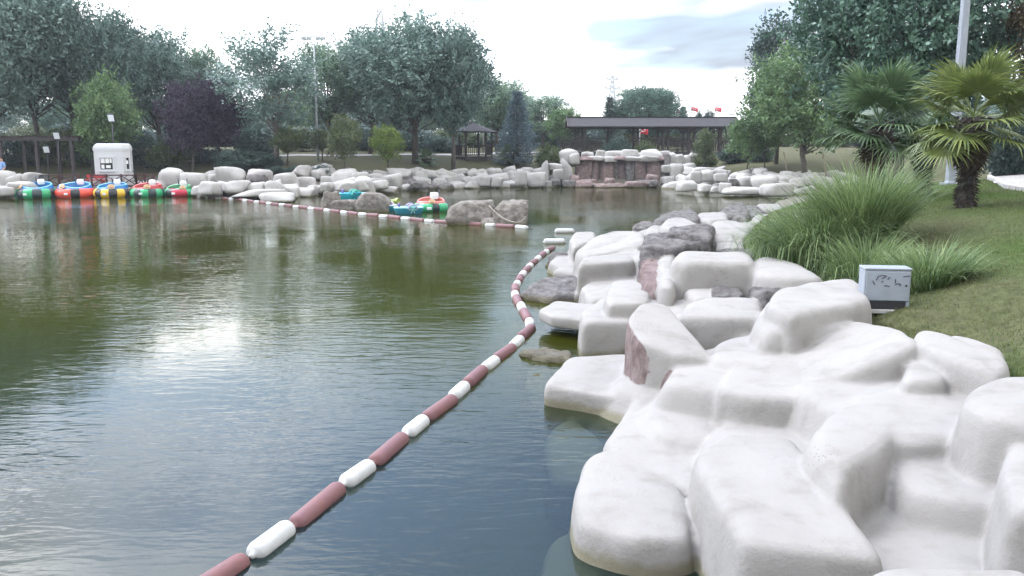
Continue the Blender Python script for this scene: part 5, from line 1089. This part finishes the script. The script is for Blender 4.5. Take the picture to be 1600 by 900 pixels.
# shrubs and hedges
BG = 'low shrubs along the far left shore'
for i, (px, d, yt, w, k, lb) in enumerate([(20, 60, 222, 90, 'bush', 'dark shrub under the pergola at the left edge'), (60, 61, 215, 80, 'bush_green', 'green shrub seen between the pergola posts'), (105, 60, 205, 90, 'bush_green', 'green shrub right of the pergola'), (150, 61, 215, 80, 'bush', 'dark shrub behind the left side of the kiosk'), (225, 60, 218, 80, 'bush', 'dark shrub behind the bicycle'), (262, 59, 228, 60, 'bush_green', 'pale green shrub left of the purple trees'), (290, 62, 232, 60, 'bush_green', 'green shrub under the left purple tree'), (330, 61, 236, 70, 'bush', 'dark shrub under the purple trees'), (372, 57, 240, 80, 'bush', 'dark clipped shrub on the shore right of the purple trees'), (410, 57, 243, 60, 'bush', 'dark shrub left of the airy tree'), (398, 62, 208, 70, 'bush', 'tall dark spreading shrub left of the airy tree')]):
    tree('shrub', k, px, d, yt, w, lb, cat='shrub', group=BG)
for px, d, yt, w, k, lb in [(430, 54.5, 262, 40, 'bush', 'low dark hedge shrub behind the white rocks, left of three'), (465, 54.3, 261, 44, 'bush', 'low dark hedge shrub behind the white rocks, middle of three'), (500, 54.3, 262, 38, 'bush', 'low dark hedge shrub behind the white rocks, right of three'), (860, 62.5, 231, 40, 'bush_green', 'grey-green shrub at the left end of the waterfall'), (965, 63.5, 222, 44, 'bush', 'dark shrub in front of the bridge railing, left one'), (1012, 63.5, 226, 40, 'bush_green', 'twiggy shrub in front of the middle of the bridge railing'), (1103, 60.5, 238, 40, 'bush_green', 'grassy shrub at the right end of the waterfall'), (1150, 62, 232, 50, 'bush', 'low dark shrub at the right end of the bridge'), (1190, 60, 236, 44, 'bush', 'low dark shrub under the young trees'), (690, 72, 218, 60, 'bush', 'dark shrub left behind the gazebo'), (560, 72, 205, 90, 'bush', 'dark shrub mass under the middle trees, left'), (640, 74, 208, 90, 'bush', 'dark shrub mass under the middle trees, right'), (470, 70, 205, 80, 'bush_green', 'green shrub behind the airy tree')]:
    tree('shrub', k, px, d, yt, w, lb, cat='shrub')
for i, (px, d, yt, w) in enumerate([(1585, 33, 205, 90), (1660, 34, 200, 100)]): tree('hedge', 'bush', px, d, yt, w, ('clipped dark hedge beyond the path at the right edge', 'hedge continuing past the right edge')[i], cat='hedge')
# wood in the distance
rr = random.Random(8); FG = 'trees of the distant wood'
for i in range(44):
    px = -150 + i * 44 + rr.uniform(-14, 14); d = rr.uniform(98, 135); k = rr.choice(['poplar_a', 'poplar_c', 'light', 'darkcol', 'maple', 'poplar_b']); yt = (176 if 830 < px < 1170 else 150) + rr.uniform(-6, 22); 
    if 880 < px < 1190: yt = 186 + rr.uniform(0, 14)
    tree('distant_tree', k, px, d, yt, rr.uniform(66, 95), 'hazy tree in the distant wood beyond the lawn', group=FG)
for i in range(30):
    px = -150 + i * 66 + rr.uniform(-14, 14); tree('distant_shrub', rr.choice(['bush', 'bush_green']), px, rr.uniform(88, 96), 206 + rr.uniform(-6, 6), 95, 'low dark shrub below the distant wood', cat='shrub', group='shrubs of the distant wood')
# ------------------------------------------------------------------ paths
pathm = mat('path_paving', (.34, .32, .30), .9, noise=.25, nscale=2.5, bump=.3, bscale=20)
def strip(name, pts, w, m, dz=.03, kerb=False):
    pts = [Vector((p[0], p[1], 0)) for p in pts]; dense = []
    for a_, c_ in zip(pts[:-1], pts[1:]):
        k = max(2, int((c_ - a_).length / .5)); dense += [a_.lerp(c_, i / k) for i in range(k)]
    dense.append(pts[-1]); V = []; Q = []; nw = 6
    for i, p in enumerate(dense):
        d = (dense[min(i + 1, len(dense) - 1)] - dense[max(i - 1, 0)]).normalized(); s = Vector((d.y, -d.x, 0))
        for j in range(nw): q = p + s * w * (j / (nw - 1) - .5); V.append((q.x, q.y, gz(q.x, q.y) + dz))
    for i in range(len(dense) - 1):
        for j in range(nw - 1): Q.append((i * nw + j, i * nw + j + 1, (i + 1) * nw + j + 1, (i + 1) * nw + j))
    o = link(name, mesh_np(name, np.array(V), np.array(Q), m, smooth=True)); return tag(o, kind='structure')
def gl(*q): return [G(*p)[:2] for p in q]
strip('path', [(-40, 66)] + [tuple(D(a_, 250, d)[:2]) for a_, d in ((300, 62), (430, 62.5), (520, 64), (620, 67), (700, 68), (780, 70.5), (870, 72))], 1.6, pathm)
PP = [G(*q)[:2] for q in ((1760, 250), (1660, 254), (1600, 262), (1582, 273), (1605, 286), (1680, 297), (1800, 312))]
strip('path', PP, 1.5, pathm, dz=.05); pc = G(1582, 273)
# pebbled kerb edging of the near path
kb = empty('kerb', (pc[0], pc[1], gz(pc[0], pc[1])), label='pale concrete kerb curving along the near path at the right edge', cat='kerb'); km = mat('kerb_concrete', (.45, .43, .40), .9, noise=.25, nscale=6); ks = MB().box((0, 0, 0), (.46, .13, .16), bev=.02).mesh('kerb_stone', km)
cpts = [Vector(G(*q)[:2]) for q in ((1720, 312), (1625, 303), (1572, 294), (1546, 280), (1548, 266), (1590, 256), (1660, 249))]
for a_, c_ in zip(cpts[:-1], cpts[1:]):
    k = int((c_ - a_).length / .48)
    for i in range(k): p = a_.lerp(c_, (i + .5) / k); link('kerb_stone', ks, kb, loc=Vector((p.x, p.y, gz(p.x, p.y) + .03)) - kb.location, rot=(0, 0, math.atan2((c_ - a_).y, (c_ - a_).x)))

# ------------------------------------------------------------------ fan palms
def frond_mesh(seed, m, L_=.62, pet=.62, nseg=34, fold=.25):
    r = np.random.RandomState(seed); V = []; Q = []; tint = []
    def quad(a_, b, c, d, t): i = len(V); V.extend([a_, b, c, d]); Q.append((i, i + 1, i + 2, i + 3)); tint.append(t)
    # petiole along +x, slightly arched
    for i in range(6):
        x0, x1 = pet * i / 6, pet * (i + 1) / 6; z0, z1 = -.10 * (x0 / pet) ** 2 * pet, -.10 * (x1 / pet) ** 2 * pet; w = .012
        for s in (-1, 1): quad((x0, -w * s, z0), (x0, 0, z0 + w), (x1, 0, z1 + w), (x1, -w * s, z1), .5)
    hub = np.array([pet, 0, -.10 * pet])
    for k in range(nseg):
        a_ = math.radians(-135 + 270 * (k + .5) / nseg) + r.normal() * .015; ln = L_ * (.80 + .20 * math.cos(a_ * .62)) * r.uniform(.93, 1.05); d = np.array([math.cos(a_), math.sin(a_), 0]); s = np.array([-d[1], d[0], 0]); cup = fold * (abs(a_) / 2.3) ** 1.5; t0 = np.clip(r.uniform(.2, .8), 0, 1); droop = r.uniform(.15, .60)
        prev = None
        for f, w in ((.02, .10), (.22, .82), (.40, 1.0), (.60, .50), (.82, .28), (1.0, .03)):
            ww = w * ln * math.pi * 1.5 / nseg * .52 * (1 if f < .5 else 1); p = hub + d * ln * f; p = p + np.array([0, 0, cup * ln * f * .5 - droop * ln * max(0, f - .5) ** 2 * 2.4 - .03 * f])
            cur = (p - s * ww, p + np.array([0, 0, -.35 * ww]), p + s * ww)
            if prev is not None: quad(prev[0], prev[1], cur[1], cur[0], t0); quad(prev[1], prev[2], cur[2], cur[1], min(1, t0 + .12))
            prev = cur
    return mesh_np('frond', np.array(V), np.array(Q), m, tint=np.array(tint))
deadm = mat('dead_frond', (.10, .075, .05), .95, noise=.4, nscale=8); fibre = mat('palm_fibre', (.052, .040, .034), .98, noise=.5, nscale=14, bump=.9, bscale=22)
def fan_palm(loc, H, crown, nf, m, label, seed, skirt=10, tr=.14, extra_trunk=None, rmax=1.9):
    r = np.random.RandomState(seed); t = empty('fan_palm', tuple(loc), label=label, cat='palm tree', group=None); meshes = [frond_mesh(seed * 10 + k, m) for k in range(4)]; dm = [frond_mesh(seed * 10 + 7, deadm, L_=.5, pet=.3, fold=-.6)]
    # shaggy trunk
    V = []; Q = []; nr_, ns = 26, 14
    for i in range(nr_ + 1):
        f = i / nr_; rad = tr * (1.0 + .15 * (1 - f) ** 3 + .75 * smooth01((f - .45) / .25) * (1 - .4 * smooth01((f - .9) / .1)))
        for j in range(ns): V.append(((rad * (1 + .16 * r.normal())) * math.cos(2 * math.pi * j / ns), rad * (1 + .16 * r.normal()) * math.sin(2 * math.pi * j / ns), H * f - .1))
    for i in range(nr_):
        for j in range(ns): Q.append((i * ns + j, i * ns + (j + 1) % ns, (i + 1) * ns + (j + 1) % ns, (i + 1) * ns + j))
    tk = link('trunk', mesh_np('trunk', np.array(V), np.array(Q), fibre, smooth=False), t)
    # ragged fibre tufts
    n = 900; a_ = r.uniform(0, 6.283, n); f = r.uniform(.04, 1, n); rad = tr * (1.0 + .8 * smooth01((f - .45) / .25)); pos = np.stack([rad * np.cos(a_), rad * np.sin(a_), H * f - .05], 1); ax = np.stack([np.cos(a_), np.sin(a_), np.full(n, -.5 + 0 * f)], 1) + r.normal(size=(n, 3)) * .35
    Vt, Qt = leaves(pos, ax, r.uniform(.06, .16, n), r, aspect=.18); link('fibre_tufts', mesh_np('fibre_tufts', Vt, Qt, fibre), tk)['kind'] = 'stuff'
    for k in range(nf):
        f = (k + .5) / nf; el = math.radians(80 - 100 * f ** .8 + r.uniform(-9, 9)); az = k * 2.39996 + r.uniform(-.2, .2); s = crown * r.uniform(.9, 1.1)
        link('frond', meshes[k % 4], t, loc=(0, 0, H - .05 - .22 * f), rot=(r.uniform(-.35, .35), -el, az), scale=(s, s, s))
    for k in range(skirt):
        az = k * 2.4 + 1; s = crown * r.uniform(.7, .95); o = link('frond', dm[0], t, loc=(0, 0, H - .3 - .25 * r.rand()), rot=(r.uniform(-.3, .3), math.radians(r.uniform(58, 80)), az), scale=(s, s, s)); o['label'] = 'withered brown frond hanging against the trunk'
    return t
pb = G(1508, 324)
fan_palm(pb, (324 - 178) * pb[1] / F_PX * 1.0, 1.0 * pb[1] / 15.5, 26, MATS['leaf_palm_yellow'], 'fan palm with yellow-green fronds and shaggy trunk, the right and nearer palm', 3, tr=.125 * pb[1] / 15.5)
p1 = D(1372, 225, pb[1] + 3.6); z1 = gz(p1[0], p1[1])
fan_palm((p1[0], p1[1], z1), D(1372, 186, p1[1])[2] - z1, 1.18 * pb[1] / 15.5, 26, MATS['leaf_palm'], 'fan palm with dark blue-green fronds, the left palm behind the tall grass', 4, tr=.13)
p2 = D(1446, 225, pb[1] + 4.4); z2 = gz(p2[0], p2[1])
fan_palm((p2[0], p2[1], z2), D(1446, 205, p2[1])[2] - z2, .70 * pb[1] / 15.5, 14, MATS['leaf_palm'], 'stout dark-trunked fan palm between the other two palms', 5, tr=.15, skirt=14)
for px, d, yt, w, lb in ((666, 61.5, 234, 1.0, 'small squat palm on the far lawn behind the white rocks'), (797, 63.5, 226, 1.0, 'small slender palm at the foot of the blue spruce')):
    x = D(px, 225, d)[0]; g = gz(x, d); fan_palm((x, d, g), D(px, yt + 12, d)[2] - g, .75, 16, MATS['leaf_palm'], lb, int(px), skirt=6, tr=.14)

# ------------------------------------------------------------------ tall ornamental grass
def grass_clump(px, py, nblade, R, H, label, seed, wid=.011, lean=(.0, 0.0), arch=1.0):
    c = G(px, py); r = np.random.RandomState(seed); n = nblade; rr_ = R * np.sqrt(r.uniform(0, 1, n)) * .55; a_ = r.uniform(0, 6.283, n); bx_, by_ = rr_ * np.cos(a_), rr_ * np.sin(a_)
    az = a_ + r.normal(size=n) * .5; ln = H * r.uniform(.55, 1.25, n); tilt = np.clip(.10 + .55 * rr_ / (R * .55) + r.normal(size=n) * .14, 0.02, 1.0) * arch; bend = r.uniform(.6, 2.3, n) * arch
    S = 7; t = np.linspace(0, 1, S); ang = tilt[:, None] + bend[:, None] * t[None] ** 1.8; ds = ln[:, None] / (S - 1)
    hx = np.concatenate([np.zeros((n, 1)), np.cumsum(np.sin(ang[:, :-1]) * ds, 1)], 1); hz = np.concatenate([np.zeros((n, 1)), np.cumsum(np.cos(ang[:, :-1]) * ds, 1)], 1)
    X = bx_[:, None] + hx * np.cos(az)[:, None] + lean[0] * hz; Y = by_[:, None] + hx * np.sin(az)[:, None] + lean[1] * hz; Z = hz - .08
    fa = az + math.pi / 2 + r.normal(size=n) * .6; w = wid * r.uniform(.7, 1.3, n)[:, None] * (1 - t[None] ** 2.5 * .95)
    ox, oy = np.cos(fa)[:, None] * w, np.sin(fa)[:, None] * w
    V = np.stack([np.stack([X - ox, Y - oy, Z], -1), np.stack([X + ox, Y + oy, Z], -1)], 2).reshape(-1, 3); base = (np.arange(n) * S * 2)[:, None] + np.arange(S - 1)[None] * 2
    Q = np.stack([base, base + 1, base + 3, base + 2], -1).reshape(-1, 4); tint = np.repeat(np.clip(r.uniform(0, .9, n) + .1 * (ln > H), 0, 1), S - 1)
    # ground contact follows the slope
    zz = ground_z(c[0] + V[:, 0], c[1] + V[:, 1]) - c[2]; V[:, 2] += np.where(V[:, 2] < .3 * H, np.clip(zz, -.5, .4), np.clip(zz, -.3, .3) * .3)
    root = empty('ornamental_grass', tuple(c), label=label, cat='grass clump'); o = link('blades', mesh_np('blades', V, Q, MATS['leaf_pampas'], smooth=True, tint=tint), root); o['kind'] = 'stuff'
    return root
grass_clump(1275, 408, 3600, .95, 1.25, 'big arching clump of pampas grass behind the rock bank, left one', 1, wid=.0075, arch=1.15)
grass_clump(1345, 388, 2800, .72, 1.45, 'tallest upright clump of pampas grass in front of the dark palm', 2, wid=.0075, arch=.72)
grass_clump(1450, 446, 1300, .66, .66, 'lower looser grass clump just behind the grey cabinet', 3, wid=.007, arch=.9)
grass_clump(1352, 428, 1000, .7, .72, 'short grass tuft between the cabinet and the tall pampas', 4, wid=.007)
# stakes supporting the young trees
stm = mat('stake_wood', (.30, .24, .18), .9, noise=.3, nscale=10)
for (a_, c_), lb in ((((1232, 275), (1224, 238)), 'thin leaning wooden stake on the lawn, left of two'), (((1292, 282), (1286, 240)), 'thin pale wooden stake on the lawn, right of two')):
    q0 = G(*a_); d = q0[1]; q1 = D(*c_, d); q0[2] -= .1; o = MB().tube([(0, 0, 0), tuple(q1 - q0)], [.05, .04], 7).build('wooden_stake', stm); o.location = tuple(q0); tag(o, lb, 'stake')

# ------------------------------------------------------------------ mown lawn blades near the camera
r = np.random.RandomState(12); n = 150000
X = r.uniform(2.2, 17, n); Y = 5.5 + 19 * r.uniform(0, 1, n) ** 1.5
sf = sdist(X, Y, FOOT); ok = (sf > -.12) & (X < Y * .66 + .6); X, Y = X[ok], Y[ok]; Z = ground_z(X, Y); n = len(X)
dd = np.hypot(X - pb[0], Y - pb[1]); keep = (dd > .55) | (r.uniform(0, 1, n) < .25); X, Y, Z = X[keep], Y[keep], Z[keep]; n = len(X)
pn = .5 + .5 * np.sin(X * .9 + 1.3 * np.sin(Y * .6)) * np.sin(Y * .8 + 1.1 * np.sin(X * .5)); h = r.uniform(.02, .055, n) * (.6 + .7 * pn); a_ = r.uniform(0, 6.283, n); w = .0045 + .0035 * (Y / 12)
tipx, tipy = r.normal(size=n) * .022, r.normal(size=n) * .022
V = np.stack([np.stack([X - np.cos(a_) * w, Y - np.sin(a_) * w, Z - .01], -1), np.stack([X + np.cos(a_) * w, Y + np.sin(a_) * w, Z - .01], -1), np.stack([X + tipx, Y + tipy, Z + h], -1)], 1).reshape(-1, 3)
leaf_mat('lawn_blade', (.17, .165, .08), (.09, .155, .04), trans=.45, spec=.2, rough=.7)
tag(link('lawn_grass', mesh_np('lawn_grass', V, np.arange(3 * n).reshape(-1, 3), MATS['lawn_blade'], tint=np.clip(.15 + .75 * pn + r.normal(size=n) * .22, 0, 1))), 'short patchy green and straw-coloured lawn grass on the right bank', 'grass', kind='stuff')
# ------------------------------------------------------------------ thin summer haze
hm = bpy.data.materials.new('haze_air'); hm.use_nodes = True; n, l = hm.node_tree.nodes, hm.node_tree.links; n.clear(); ho = N(n, 'ShaderNodeOutputMaterial'); pv = N(n, 'ShaderNodeVolumePrincipled')
pv.inputs['Color'].default_value = (.90, .95, 1.0, 1); pv.inputs['Density'].default_value = .0004; pv.inputs['Anisotropy'].default_value = .2; l.new(pv.outputs[0], ho.inputs['Volume'])
o = MB().box((0, 455, 15.4), (900, 1010, 36)).build('haze', hm); tag(o, kind='stuff')
